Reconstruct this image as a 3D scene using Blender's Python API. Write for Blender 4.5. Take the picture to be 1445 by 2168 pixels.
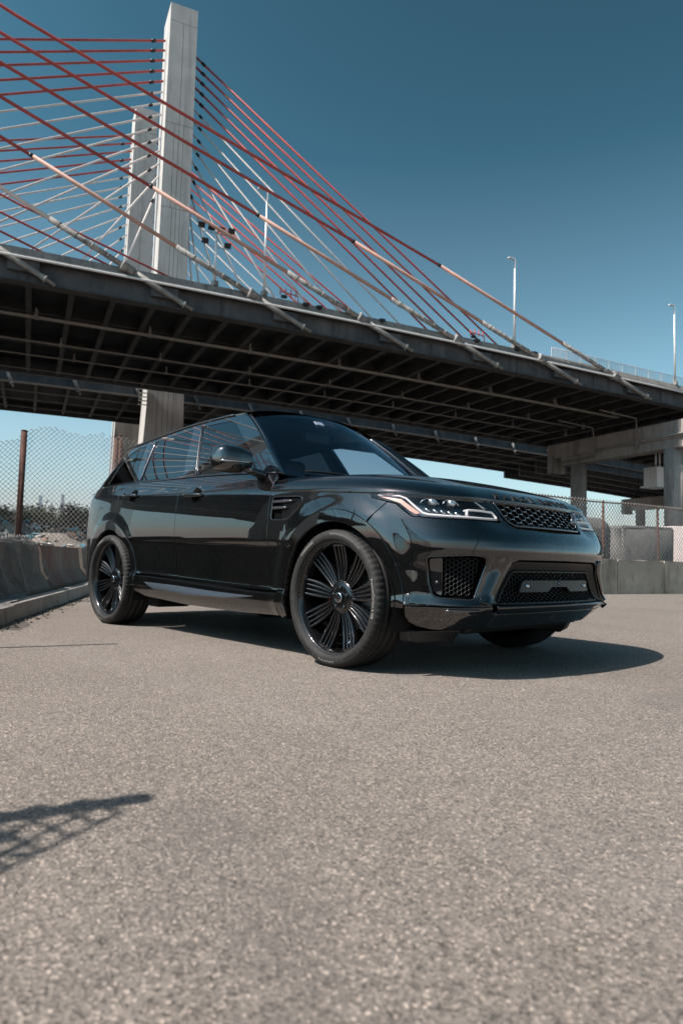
import bpy, bmesh, math, random
import numpy as np
from mathutils import Vector, Matrix
from mathutils.geometry import delaunay_2d_cdt
R = math.radians
rnd = random.Random(7)
for o in list(bpy.data.objects): bpy.data.objects.remove(o)
scene = bpy.context.scene
COL = scene.collection

# ---------------------------------------------------------------- camera (24 mm full-frame lens, low, tilted up a little)
CAM = np.array([2.8559, -3.5587, .5924]); YAW, PITCH, ROLL = 2.3934, .0720, .0250
def cam_axes(yaw, pitch, roll):
    f = np.array([math.cos(pitch)*math.cos(yaw), math.cos(pitch)*math.sin(yaw), math.sin(pitch)])
    r = np.array([math.sin(yaw), -math.cos(yaw), 0]); u = np.cross(r, f)
    c, s = math.cos(roll), math.sin(roll)
    return f, c*r+s*u, -s*r+c*u
FW, RT, UP = cam_axes(YAW, PITCH, ROLL)
cam = bpy.data.cameras.new('camera'); cob = bpy.data.objects.new('camera', cam); COL.objects.link(cob)
cob.matrix_world = Matrix(((RT[0], UP[0], -FW[0], CAM[0]), (RT[1], UP[1], -FW[1], CAM[1]), (RT[2], UP[2], -FW[2], CAM[2]), (0, 0, 0, 1)))
cam.sensor_fit = 'VERTICAL'; cam.sensor_height = 36; cam.lens = 24.0
cam.clip_start = .05; cam.clip_end = 20000
cam.dof.use_dof = True; cam.dof.focus_distance = 4.6; cam.dof.aperture_fstop = 3.2
scene.camera = cob

# ---------------------------------------------------------------- sky, sun, exposure
SUN_EL = R(51); SH = np.array([.25, .97]); SH /= np.hypot(*SH)          # direction in which shadows fall
w = bpy.data.worlds.new('World'); scene.world = w; w.use_nodes = True
nt = w.node_tree; nt.nodes.clear()
sky = nt.nodes.new('ShaderNodeTexSky'); sky.sky_type = 'NISHITA'; sky.sun_disc = False
sky.sun_elevation = SUN_EL; sky.sun_rotation = math.atan2(-SH[0], -SH[1])
sky.air_density = 1.0; sky.dust_density = 1.0; sky.ozone_density = 1.0; sky.altitude = 0
tint = nt.nodes.new('ShaderNodeHueSaturation'); tint.inputs['Hue'].default_value = .443; tint.inputs['Saturation'].default_value = .87; tint.inputs['Value'].default_value = .19
gam = nt.nodes.new('ShaderNodeGamma'); gam.inputs[1].default_value = 2.3
geo_ = nt.nodes.new('ShaderNodeTexCoord'); sep_ = nt.nodes.new('ShaderNodeSeparateXYZ'); nt.links.new(geo_.outputs['Generated'], sep_.inputs[0])
hz_ = nt.nodes.new('ShaderNodeValToRGB'); nt.links.new(sep_.outputs['Z'], hz_.inputs[0]); e_ = hz_.color_ramp.elements     # pale haze band low on the horizon, the same all round
e_[0].position = 0; e_[0].color = (.80,)*3+(1,); e_[1].position = .52; e_[1].color = (0, 0, 0, 1); q_ = e_.new(.09); q_.color = (.54,)*3+(1,); q_ = e_.new(.22); q_.color = (.26,)*3+(1,); q_ = e_.new(.34); q_.color = (.11,)*3+(1,)
haze_ = nt.nodes.new('ShaderNodeMix'); haze_.data_type = 'RGBA'; haze_.inputs[7].default_value = (6.6, 6.5, 7.2, 1)
bg = nt.nodes.new('ShaderNodeBackground'); bg.inputs[1].default_value = .058
wo = nt.nodes.new('ShaderNodeOutputWorld')
nt.links.new(sky.outputs[0], gam.inputs[0]); nt.links.new(gam.outputs[0], tint.inputs['Color']); nt.links.new(tint.outputs[0], haze_.inputs[6]); nt.links.new(hz_.outputs[0], haze_.inputs[0]); nt.links.new(haze_.outputs[2], bg.inputs[0]); nt.links.new(bg.outputs[0], wo.inputs[0])
sun = bpy.data.lights.new('sun', 'SUN'); sun.energy = 5.0; sun.angle = R(.4); sun.color = (1, .93, .86)
so = bpy.data.objects.new('sun', sun); COL.objects.link(so)
ld = Vector((SH[0]*math.cos(SUN_EL), SH[1]*math.cos(SUN_EL), -math.sin(SUN_EL)))
so.rotation_euler = ld.to_track_quat('-Z', 'Y').to_euler(); so.location = (0, -20, 20)
scene.view_settings.view_transform = 'Standard'; scene.view_settings.look = 'None'
scene.view_settings.exposure = .72; scene.view_settings.gamma = 1; scene.view_settings.use_curve_mapping = False
scene.render.engine = 'CYCLES'
scene.cycles.max_bounces = 8; scene.cycles.transparent_max_bounces = 12

# ---------------------------------------------------------------- helpers
def tag(o, label=None, cat=None, group=None, kind=None):
    if label: o['label'] = label
    if cat: o['category'] = cat
    if group: o['group'] = group
    if kind: o['kind'] = kind
    return o
def empty(name, loc=(0, 0, 0), rz=0, label=None, cat=None, group=None):
    o = bpy.data.objects.new(name, None); COL.objects.link(o); o.location = loc; o.rotation_euler = (0, 0, rz)
    o.empty_display_size = .2
    return tag(o, label, cat, group)
def link(name, me, mat, parent=None):
    o = bpy.data.objects.new(name, me); COL.objects.link(o)
    if mat is not None and not me.materials: me.materials.append(mat)
    if parent is not None: o.parent = parent
    return o
class MB:
    """collects shapes, then links them as one mesh object"""
    def __init__(s): s.v = []; s.f = []; s.sm = []
    def add(s, V, F, smooth=False):
        b = len(s.v); s.v.extend([tuple(map(float, q)) for q in V]); s.f.extend([tuple(b+i for i in f) for f in F]); s.sm.extend([smooth]*len(F)); return s
    def box(s, c, d, ax=None):
        c = np.array(c, float); d = np.array(d, float)/2
        A = np.eye(3) if ax is None else np.array(ax, float)
        V = [c+A[0]*d[0]*i+A[1]*d[1]*j+A[2]*d[2]*k for i in (-1, 1) for j in (-1, 1) for k in (-1, 1)]
        return s.add(V, [(0, 1, 3, 2), (4, 6, 7, 5), (0, 4, 5, 1), (2, 3, 7, 6), (0, 2, 6, 4), (1, 5, 7, 3)])
    def hexa(s, V):  # 8 corners: bottom 4 (ccw), top 4
        return s.add(V, [(3, 2, 1, 0), (4, 5, 6, 7), (0, 1, 5, 4), (1, 2, 6, 5), (2, 3, 7, 6), (3, 0, 4, 7)])
    def tube(s, P, r, n=8, cap=True, smooth=True, closed=False):
        P = [np.array(q, float) for q in P]; m = len(P); rr = r if hasattr(r, '__len__') else [r]*m
        V = []; up = None
        for i in range(m):
            if closed: t = P[(i+1) % m]-P[i-1]
            else: t = P[min(i+1, m-1)]-P[max(i-1, 0)]
            l = np.linalg.norm(t); t = t/l if l > 1e-12 else np.array([0, 0, 1.])
            if up is None:
                up = np.array([0, 0, 1.]) if abs(t[2]) < .9 else np.array([1., 0, 0])
            a = np.cross(t, up); a /= np.linalg.norm(a); b = np.cross(a, t); up = b
            for k in range(n):
                th = 2*math.pi*(k+.5)/n; V.append(P[i]+rr[i]*(math.cos(th)*a+math.sin(th)*b))
        F = []
        for i in range(m if closed else m-1):
            j = (i+1) % m
            for k in range(n): F.append((i*n+k, i*n+(k+1) % n, j*n+(k+1) % n, j*n+k))
        b0 = len(s.v); s.add(V, F, smooth)
        if cap and not closed:
            s.f.append(tuple(b0+k for k in range(n))[::-1]); s.sm.append(False)
            s.f.append(tuple(b0+(m-1)*n+k for k in range(n))); s.sm.append(False)
        return s
    def lathe(s, prof, c, ax, n=32, smooth=True, ref=None, closed=False):
        """prof: (r, h) pairs, turned about axis ax through c"""
        c = np.array(c, float); ax = np.array(ax, float); ax /= np.linalg.norm(ax)
        a = np.cross(ax, [0, 0, 1.] if abs(ax[2]) < .9 else [1., 0, 0]); a /= np.linalg.norm(a); b = np.cross(ax, a)
        V = [c+ax*h+r*(math.cos(2*math.pi*k/n)*a+math.sin(2*math.pi*k/n)*b) for r, h in prof for k in range(n)]
        m = len(prof); F = [(i*n+k, i*n+(k+1) % n, ((i+1) % m)*n+(k+1) % n, ((i+1) % m)*n+k) for i in range(m if closed else m-1) for k in range(n)]
        return s.add(V, F, smooth)
    def prism(s, poly, f0, f1):
        """poly: 2D points; f0,f1 map a point to 3D for both ends"""
        n = len(poly); V = [f0(*q) for q in poly]+[f1(*q) for q in poly]
        F = [tuple(range(n))[::-1], tuple(range(n, 2*n))]+[(i, (i+1) % n, n+(i+1) % n, n+i) for i in range(n)]
        return s.add(V, F)
    def grid(s, G, smooth=True, flip=False):
        G = np.asarray(G, float); a, b = G.shape[:2]
        F = [(i*b+j, i*b+j+1, (i+1)*b+j+1, (i+1)*b+j) for i in range(a-1) for j in range(b-1)]
        if flip: F = [f[::-1] for f in F]
        return s.add(G.reshape(-1, 3), F, smooth)
    def mesh(s, name):
        me = bpy.data.meshes.new(name); me.from_pydata(s.v, [], s.f); me.polygons.foreach_set('use_smooth', s.sm); me.update(); return me
    def build(s, name, mat, parent=None, bev=0, fix=True):
        me = s.mesh(name)
        if fix or bev:
            bm = bmesh.new(); bm.from_mesh(me)
            if bev:
                bmesh.ops.remove_doubles(bm, verts=bm.verts, dist=1e-5)
                bmesh.ops.bevel(bm, geom=list(bm.edges), offset=bev, segments=2, profile=.5, affect='EDGES', clamp_overlap=True)
            bmesh.ops.recalc_face_normals(bm, faces=bm.faces); bm.to_mesh(me); bm.free()
        return link(name, me, mat, parent)
def copy_tree(o, parent=None):
    c = o.copy(); COL.objects.link(c); c.parent = parent
    for ch in list(o.children): copy_tree(ch, c)
    return c

# ---------------------------------------------------------------- materials
class N:
    """small node-tree writer"""
    def __init__(s, name):
        s.m = bpy.data.materials.new(name); s.m.use_nodes = True; s.t = s.m.node_tree; s.t.nodes.clear()
        s.out = s.t.nodes.new('ShaderNodeOutputMaterial'); s.co = None
    def n(s, typ, **kw):
        x = s.t.nodes.new('ShaderNode'+typ)
        for k, v in kw.items(): setattr(x, k, v)
        return x
    def l(s, a, b): s.t.links.new(a, b)
    def coord(s, scale=(1, 1, 1), kind='Object'):
        c = s.n('TexCoord'); m = s.n('Mapping'); m.inputs['Scale'].default_value = scale; s.l(c.outputs[kind], m.inputs[0]); return m.outputs[0]
    def world(s, scale=(1, 1, 1)):
        c = s.n('NewGeometry'); m = s.n('Mapping'); m.inputs['Scale'].default_value = scale; s.l(c.outputs['Position'], m.inputs[0]); return m.outputs[0]
    def noise(s, vec, scale, detail=4, rough=.6, dist=0):
        x = s.n('TexNoise'); x.inputs['Scale'].default_value = scale; x.inputs['Detail'].default_value = detail; x.inputs['Roughness'].default_value = rough; x.inputs['Distortion'].default_value = dist
        s.l(vec, x.inputs['Vector']); return x.outputs[0]
    def voro(s, vec, scale, feature='F1', out='Distance'):
        x = s.n('TexVoronoi', feature=feature); x.inputs['Scale'].default_value = scale; s.l(vec, x.inputs['Vector']); return x.outputs[out]
    def ramp(s, fac, stops, interp='LINEAR'):
        x = s.n('ValToRGB'); e = x.color_ramp.elements; x.color_ramp.interpolation = interp
        while len(e) < len(stops): e.new(.5)
        for k, (p, c) in enumerate(stops): e[k].position = p; e[k].color = (*c, 1) if len(c) == 3 else c
        s.l(fac, x.inputs[0]); return x.outputs[0]
    def mix(s, fac, a, b, blend='MIX'):
        x = s.n('Mix', data_type='RGBA', blend_type=blend)
        for v, i in ((fac, 0), (a, 6), (b, 7)):
            if hasattr(v, 'is_linked'): s.l(v, x.inputs[i])
            else: x.inputs[i].default_value = v if i == 0 else (*v, 1)
        return x.outputs[2]
    def math(s, op, a, b=0.):
        x = s.n('Math', operation=op)
        for v, i in ((a, 0), (b, 1)):
            if hasattr(v, 'is_linked'): s.l(v, x.inputs[i])
            else: x.inputs[i].default_value = v
        return x.outputs[0]
    def bump(s, h, strength=.3, dist=.01, normal=None):
        x = s.n('Bump'); x.inputs['Strength'].default_value = strength; x.inputs['Distance'].default_value = dist; s.l(h, x.inputs['Height'])
        if normal is not None: s.l(normal, x.inputs['Normal'])
        return x.outputs[0]
    def bsdf(s, col=(.5, .5, .5), rough=.5, metal=0., spec=.5, normal=None, **kw):
        x = s.n('BsdfPrincipled')
        for v, k in ((col, 'Base Color'), (rough, 'Roughness'), (metal, 'Metallic'), (spec, 'Specular IOR Level')):
            if hasattr(v, 'is_linked'): s.l(v, x.inputs[k])
            else: x.inputs[k].default_value = (*v, 1) if k == 'Base Color' else v
        if normal is not None: s.l(normal, x.inputs['Normal'])
        for k, v in kw.items():
            k = k.replace('_', ' ')
            if hasattr(v, 'is_linked'): s.l(v, x.inputs[k])
            else: x.inputs[k].default_value = v
        return x
    def done(s, sh): s.l(sh.outputs[0], s.out.inputs['Surface']); return s.m
M = {}
def simple(name, col, rough=.5, metal=0., spec=.5, var=.15, scale=6., bump=.0, bs=60., **kw):
    n = N(name); v = n.coord(); nz = n.noise(v, scale, 5, .62)
    c0 = tuple(max(0, x*(1-var)) for x in col); c1 = tuple(min(1, x*(1+var)) for x in col)
    c = n.ramp(nz, [(.3, c0), (.7, c1)])
    nm = n.bump(n.noise(v, bs, 4), bump, .01) if bump else None
    M[name] = n.done(n.bsdf(c, rough, metal, spec, nm, **kw)); return M[name]

def concrete(name, a, b, stain=(.03, .028, .026), scale=.5, streak=.6, joints=0., bump=.35, zs=.08):
    n = N(name); v = n.world(); 
    c = n.mix(n.ramp(n.noise(v, scale, 8, .68), [(.3, (0,)*3), (.72, (1,)*3)]), a, b)
    sv = n.world((1, 1, zs)); st = n.ramp(n.noise(sv, scale*3.2, 5, .6, .4), [(.50, (0,)*3), (.74, (1,)*3)])
    c = n.mix(n.math('MULTIPLY', st, streak), c, stain)
    pit = n.ramp(n.voro(v, scale*30), [(.0, (1,)*3), (.09, (0,)*3)]); c = n.mix(n.math('MULTIPLY', pit, .35), c, stain)
    h = n.noise(v, scale*40, 6, .7)
    M[name] = n.done(n.bsdf(c, .88, 0, .25, n.bump(h, bump, .02))); return M[name]
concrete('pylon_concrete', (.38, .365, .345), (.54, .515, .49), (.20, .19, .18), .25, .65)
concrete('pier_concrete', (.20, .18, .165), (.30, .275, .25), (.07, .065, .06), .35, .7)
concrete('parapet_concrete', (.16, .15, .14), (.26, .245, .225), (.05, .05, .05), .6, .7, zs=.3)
concrete('barrier_concrete', (.145, .12, .10), (.27, .23, .195), (.045, .04, .036), 1.6, .75)
concrete('block_concrete', (.25, .21, .17), (.50, .43, .36), (.075, .066, .058), .9, .7, bump=.9, zs=.3)
concrete('kerb_concrete', (.25, .225, .20), (.38, .345, .31), (.08, .075, .07), 2.2, .5, zs=.6)
def steel():
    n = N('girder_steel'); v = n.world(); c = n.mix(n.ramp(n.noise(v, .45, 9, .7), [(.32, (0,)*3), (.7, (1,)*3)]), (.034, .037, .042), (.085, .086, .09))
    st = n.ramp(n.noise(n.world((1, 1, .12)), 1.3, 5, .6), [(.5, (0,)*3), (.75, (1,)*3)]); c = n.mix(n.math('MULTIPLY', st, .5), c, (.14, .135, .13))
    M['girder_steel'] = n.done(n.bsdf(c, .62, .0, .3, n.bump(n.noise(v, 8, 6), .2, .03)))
steel()
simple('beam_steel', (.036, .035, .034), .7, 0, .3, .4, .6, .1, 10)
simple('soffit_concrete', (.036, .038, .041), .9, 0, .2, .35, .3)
simple('cable_red', (.40, .068, .058), .5, 0, .4, .22, .5)
simple('cable_faded', (.46, .27, .215), .6, 0, .35, .15, 1.2)
simple('cable_white', (.62, .56, .53), .55, 0, .4, .12, .8)
def sleeve():
    n = N('cable_sleeve'); v = n.world(); c = n.mix(n.ramp(n.noise(v, 1.6, 8, .75), [(.38, (0,)*3), (.62, (1,)*3)]), (.34, .32, .305), (.10, .095, .09))
    M['cable_sleeve'] = n.done(n.bsdf(c, .75, 0, .3, n.bump(n.noise(v, 14, 6), .4, .03)))
sleeve()
simple('galvanised', (.42, .41, .40), .45, .6, .5, .2, 12)
simple('pipe_grey', (.19, .18, .165), .6, .2, .4, .25, 2)
simple('pole_white', (.62, .61, .60), .4, .2, .5, .08, 3)
simple('black_metal', (.018, .018, .02), .45, .3, .5, .2, 10)
simple('red_paint', (.42, .05, .04), .5, 0, .4, .2, 4)
# ================================================================ BRIDGES
BA = R(71.7); BU = np.array([math.cos(BA), math.sin(BA), 0]); BV = np.array([-BU[1], BU[0], 0]); BO = np.array([-50.46, 14.57, 0])
def BW(u, v, z): return BO+u*BU+v*BV+np.array([0, 0, z])
BAX = (BU, BV, (0, 0, 1))
def zb(u): return 21.18-.00026*max(u+3, 0)**2
def run(mb, prof, u0, u1, zf, step=7.0):
    """sweep a closed (v, dz) profile along the deck from u0 to u1"""
    n = max(2, int((u1-u0)/step)+1); us = np.linspace(u0, u1, n); m = len(prof)
    V = [BW(u, v, zf(u)+dz) for u in us for v, dz in prof]
    F = [(i*m+k, i*m+(k+1) % m, (i+1)*m+(k+1) % m, (i+1)*m+k) for i in range(n-1) for k in range(m)]
    F += [tuple(range(m)), tuple(range((n-1)*m, n*m))[::-1]]
    return mb.add(V, F)
def rect(v0, v1, a, b): return [(v0, a), (v1, a), (v1, b), (v0, b)]
def pipe_run(mb, u0, u1, v, zf, dz, r, n=8, step=6):
    us = np.linspace(u0, u1, max(2, int((u1-u0)/step))); return mb.tube([BW(u, v, zf(u)+dz) for u in us], r, n)

def pylon(parent, v0, dv, rows, name='pylon', grooves=()):
    """tapered concrete leg; rows: (z, u_left, u_right). The faces are set with vertical joint grooves."""
    mb = MB(); G = []
    for z, a, b in rows: G.append([BW(a, v0, z), BW(b, v0, z), BW(b, v0+dv, z), BW(a, v0+dv, z)])
    V = [q for g in G for q in g]; n = len(rows)
    F = [(i*4+k, i*4+(k+1) % 4, (i+1)*4+(k+1) % 4, (i+1)*4+k) for i in range(n-1) for k in range(4)]+[(0, 3, 2, 1), ((n-1)*4, (n-1)*4+1, (n-1)*4+2, (n-1)*4+3)]
    mb.add(V, F); o = mb.build(name, M['pylon_concrete'], parent)
    def ul(z): return np.interp(z, [r[0] for r in rows], [r[1] for r in rows]), np.interp(z, [r[0] for r in rows], [r[2] for r in rows])
    # facing slabs stand 10 cm proud of the core and leave the grooves open between them
    for zlo, zhi, fr in grooves:
        cuts = [0]+list(fr)+[1]
        for k in range(len(cuts)-1):
            mb = MB(); seg = []
            for z in (zlo+.03, zhi-.03):
                a, b = ul(z); w_ = b-a; c0 = a+cuts[k]*w_+(.035 if k else 0); c1 = a+cuts[k+1]*w_-(.035 if k < len(cuts)-2 else 0)
                seg.append((c0, c1, z))
            q = [BW(seg[0][0], v0-.1, seg[0][2]), BW(seg[0][1], v0-.1, seg[0][2]), BW(seg[0][1], v0+.004, seg[0][2]), BW(seg[0][0], v0+.004, seg[0][2]),
                 BW(seg[1][0], v0-.1, seg[1][2]), BW(seg[1][1], v0-.1, seg[1][2]), BW(seg[1][1], v0+.004, seg[1][2]), BW(seg[1][0], v0+.004, seg[1][2])]
            mb.hexa(q); mb.build('facing_panel', M['pylon_concrete'], o)
    return o
def stay(parent, a, b, r, mat):
    mb = MB(); mb.tube([a, b], r, 8); o = mb.build('stay_cable', M[mat], parent, fix=False)
    d = (b-a)/np.linalg.norm(b-a)
    c = MB(); c.tube([b-d*1.9, b-d*1.35], r*1.5, 8); c.build('cable_band', M['black_metal'], o)
    return o

near = empty('cable_stayed_bridge', BW(0, 0, 0), 0, 'near cable-stayed bridge with dark steel deck and thick red cables', 'bridge')
farb = empty('cable_stayed_bridge', BW(14, 37, 0), 0, 'far cable-stayed bridge with two pale concrete pylons rising behind the near deck', 'bridge')
def adopt(root):
    for o in list(COL.objects):
        if o.parent is root and o.matrix_parent_inverse == Matrix(): o.matrix_parent_inverse = Matrix.Translation(-Vector(root.location))
UA, UB = -205, 270
# --- near deck
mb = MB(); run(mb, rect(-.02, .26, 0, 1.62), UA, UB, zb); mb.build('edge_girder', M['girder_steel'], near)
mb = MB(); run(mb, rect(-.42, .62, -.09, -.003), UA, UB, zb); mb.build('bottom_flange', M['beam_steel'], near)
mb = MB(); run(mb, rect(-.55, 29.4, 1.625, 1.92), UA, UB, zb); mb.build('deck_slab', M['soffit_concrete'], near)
mb = MB(); run(mb, [(-.5, 1.925), (.05, 1.925), (-.05, 2.55), (-.32, 2.55)], UA, UB, zb); mb.build('parapet', M['parapet_concrete'], near)
mb = MB(); run(mb, rect(-.72, -.552, 1.66, 1.88), UA, UB, zb); mb.build('deck_edge', M['parapet_concrete'], near)
mb = MB(); run(mb, rect(28.9, 29.2, 0, 1.62), UA, UB, zb); mb.build('edge_girder', M['girder_steel'], near)
mb = MB(); run(mb, [(28.6, 1.925), (29.2, 1.925), (29.1, 2.55), (28.9, 2.55)], UA, UB, zb); mb.build('parapet', M['parapet_concrete'], near)
u = -118.
k = 0
while u < 130:
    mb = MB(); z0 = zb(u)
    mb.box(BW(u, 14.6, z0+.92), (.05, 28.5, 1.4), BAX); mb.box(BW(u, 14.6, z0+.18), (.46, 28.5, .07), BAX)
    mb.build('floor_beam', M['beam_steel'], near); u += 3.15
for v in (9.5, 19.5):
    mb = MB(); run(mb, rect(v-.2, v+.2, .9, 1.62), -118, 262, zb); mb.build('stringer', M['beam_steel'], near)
u = -60.
while u < 70:
    for w_ in (.0, .62) if k % 2 else (.0,):
        mb = MB(); mb.box(BW(u+w_, -.06, zb(u)+.80), (.05, .08, 1.56), BAX); mb.build('web_stiffener', M['girder_steel'], near)
    u += 5.25; k += 1
pm = MB(); pipe_run(pm, -100, 70, -.86, zb, 1.62, .10); pm.build('conduit', M['pole_white'], near)
for v, r, dz, mat in ((6.3, .13, -.50, 'pipe_grey'), (6.75, .09, -.46, 'pipe_grey'), (13.9, .11, -.45, 'pipe_grey'), (18.9, .09, -.45, 'pipe_grey'), (25.0, .07, -.4, 'pipe_grey')):
    pm = MB(); pipe_run(pm, -100, 66, v, zb, dz, r); pm.build('utility_pipe', M[mat], near)
    if r > .08:
        for i, uu in enumerate(np.arange(-50, 66, 9.45)):
            hm = MB(); hm.box(BW(uu+v*.3, v, zb(uu)+(dz+.12)/2+.1), (.12, .16, abs(dz)+.2), BAX); hm.box(BW(uu+v*.3, v, zb(uu)+dz), (.30, r*3, r*2.6), BAX); hm.build('pipe_hanger', M['pipe_grey'], near)
# --- near cables, plane at the near edge: anchor tube, collar, sleeve, faded pipe, red pipe
UP1 = -70.
def near_cable(ua, zp, v, full=True, top='cable_red'):
    zl = zb(ua)+.12; A = BW(ua, v, zl); T = BW(UP1, v-.6 if full else v+1.2, zp); d = T-A; L = np.linalg.norm(d); d /= L
    up = (zp-zl)/L
    s1 = 5.9; s2 = (26.3-21.3)/up*1.0; s3 = (31.0-21.3)/up
    s2 = min(max(s2, 8.5), 13.6); s3 = min(s3, L*.6)
    mb = MB(); mb.tube([A+d*s3, A+d*L*.5+np.array([0, 0, -.0006*L*L*.12]), T], .130, 8)
    o = mb.build('stay_cable', M[top], near, fix=False)
    if full:
        mb = MB(); mb.tube([A+d*(s2-.2), A+d*s3], .160, 10); mb.build('faded_pipe', M['cable_faded'] if top == 'cable_red' else M['cable_white'], o, fix=False)
        mb = MB(); mb.tube([A+d*(s3-.1), A+d*(s3+.18)], .166, 10); mb.build('joint_band', M['black_metal'], o)
        mb = MB(); mb.tube([A+d*(s1-.2), A+d*s2], .225, 12)
        for q in np.arange(s1+1.2, s2-.4, 1.35): mb.tube([A+d*q, A+d*(q+.14)], .255, 12)
        mb.build('sleeve', M['cable_sleeve'], o, fix=False)
        mb = MB(); P = [(s1-.95, .26), (s1-.9, .36), (s1-.1, .40), (s1-.05, .50), (s1+.08, .50), (s1+.12, .34)]
        mb.tube([A+d*q for q, r_ in P], [r_ for q, r_ in P], 14); mb.build('collar', M['cable_sleeve'], o)
        P = [(-.35, .15), (.35, .15), (.38, .33), (.5, .33), (.53, .235), (1.0, .20), (2.2, .225), (s1-.9, .27)]
        mb = MB(); mb.tube([A+d*q for q, r_ in P], [r_ for q, r_ in P], 12); mb.build('anchor_tube', M['pipe_grey'], o)
        mb = MB(); mb.box(A+d*2.2+np.array([0, 0, .05])+BV*.3, (2.2, .35, .9), BAX); mb.build('anchor_bracket', M['girder_steel'], o)
    else:
        mb = MB(); mb.tube([A+d*5.0, A+d*s3], .17, 8); mb.build('anchor_tube', M['pipe_grey'] if False else M['cable_red'], o, fix=False)
for i in range(-5, 7):
    ua = .1+10.55*i; zp = 65.5-1.45*(6-i)
    near_cable(ua, zp, -.62, True, 'cable_red' if i > 1 else 'cable_white')
    near_cable(ua, zp, 29.6, False, 'cable_red' if i > 1 else 'cable_white')
for i in range(10):                                                   # the far side of the near pylons, out over the creek
    ua = -85-13.*i; zp = 52.+1.45*i
    for v in (-.62, 29.6):
        mb = MB(); mb.tube([BW(ua, v, 21.3), BW(UP1, v+(-.6 if v < 0 else 1.2), zp)], .16, 8); mb.build('stay_cable', M['cable_red' if i > 4 else 'cable_white'], near, fix=False)
pylon(near, -6.2, 5.0, [(-.5, -72.6, -66.4), (22, -72.2, -67.2), (74, -71.6, -68)])
pylon(near, 30.2, 5.0, [(-.5, -72.6, -66.4), (22, -72.2, -67.2), (74, -71.6, -68)])
# --- pier of the near bridge: cap beam on round columns
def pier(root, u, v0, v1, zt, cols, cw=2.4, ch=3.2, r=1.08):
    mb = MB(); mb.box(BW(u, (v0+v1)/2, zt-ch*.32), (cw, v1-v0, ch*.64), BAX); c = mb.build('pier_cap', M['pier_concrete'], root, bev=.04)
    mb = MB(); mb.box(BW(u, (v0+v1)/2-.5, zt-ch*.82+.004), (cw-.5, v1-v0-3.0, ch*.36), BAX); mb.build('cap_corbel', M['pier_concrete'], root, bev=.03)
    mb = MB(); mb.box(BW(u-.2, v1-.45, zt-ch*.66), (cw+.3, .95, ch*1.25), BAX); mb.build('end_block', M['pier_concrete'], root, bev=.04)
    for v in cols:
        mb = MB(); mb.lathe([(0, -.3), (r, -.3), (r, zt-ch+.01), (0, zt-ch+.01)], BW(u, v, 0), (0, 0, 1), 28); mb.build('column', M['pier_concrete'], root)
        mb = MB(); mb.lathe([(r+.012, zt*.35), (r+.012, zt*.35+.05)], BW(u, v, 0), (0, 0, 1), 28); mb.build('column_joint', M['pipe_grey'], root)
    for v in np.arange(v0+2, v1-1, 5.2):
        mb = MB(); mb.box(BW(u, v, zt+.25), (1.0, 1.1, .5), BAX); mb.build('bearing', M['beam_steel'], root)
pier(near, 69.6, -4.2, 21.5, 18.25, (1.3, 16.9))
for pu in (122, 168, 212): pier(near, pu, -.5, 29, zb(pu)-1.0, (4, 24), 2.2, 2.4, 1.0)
pm = MB(); pm.tube([BW(68.2, -3, 16.6), BW(68.2, 12.2, 16.35), BW(68.2, 13.6, 15.6), BW(68.2, 18.5, 15.5)], .13, 8); pm.build('drain_pipe', M['pipe_grey'], near)
for v in (5.4, 12.6):
    pm = MB(); pm.tube([BW(62, v, zb(62)-.3), BW(68.0, v, zb(68)-.45), BW(68.2, v, 17.6), BW(68.2, v, 15.4)], .10, 8); pm.build('drain_pipe', M['pipe_grey'], near)
# --- deck screen on the right part of the parapet
for uu in np.arange(49.5, 70, 2.05): sc = MB(); sc.box(BW(uu, -.18, zb(uu)+3.05), (.07, .07, 1.1), BAX); sc.build('screen_post', M['pole_white'], near)
sc = MB()
for dz in np.arange(2.62, 3.6, .075): pipe_run(sc, 49.5, 70, -.18, zb, dz, .012, 4, 5)
sc.build('screen_wires', M['galvanised'], near)['kind'] = 'stuff'
sc = MB(); pipe_run(sc, 49.5, 70, -.18, zb, 3.6, .035, 6, 5); sc.build('screen_rail', M['pole_white'], near)
# --- far bridge
def z2(u): return zb(u)+.85
mb = MB(); run(mb, rect(37, 37.3, 0, 1.42), -150, 130, z2); mb.build('edge_girder', M['girder_steel'], farb)
mb = MB(); run(mb, rect(36.7, 37.7, -.08, -.003), -150, 130, z2); mb.build('bottom_flange', M['pipe_grey'], farb)
mb = MB(); run(mb, rect(57.2, 57.5, 0, 1.42), -150, 130, z2); mb.build('edge_girder', M['girder_steel'], farb)
mb = MB(); run(mb, rect(36.5, 58, 1.425, 1.75), -150, 262, z2); mb.build('deck_slab', M['soffit_concrete'], farb)
mb = MB(); run(mb, rect(36.5, 36.9, 1.755, 2.5), -150, 262, z2); mb.build('parapet', M['parapet_concrete'], farb)
for uu in np.arange(-44, 86, 3.95):
    mb = MB(); mb.box(BW(uu, 47.25, z2(uu)+.85), (.05, 19.8, 1.13), BAX); mb.box(BW(uu, 47.25, z2(uu)+.26), (.42, 19.8, .06), BAX); mb.build('floor_beam', M['beam_steel'], farb)
for v in (41, 46, 51.5):
    pm = MB(); pipe_run(pm, -60, 100, v, z2, -.3, .10); pm.build('utility_pipe', M['pipe_grey'], farb)
for i in range(-5, 11):
    uu = 3.9+7.75*i; mb = MB(); a = BW(uu, 36.55, z2(uu)+.9); dd = BU*.42+np.array([0, 0, -1.]); dd /= np.linalg.norm(dd)
    mb.tube([a, a+dd*1.35], .23, 10); mb.tube([a+dd*1.35, a+dd*1.5], .30, 10); mb.tube([a+dd*1.5, a+dd*1.95], .13, 8); mb.build('anchor_socket', M['cable_sleeve'], farb)
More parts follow.
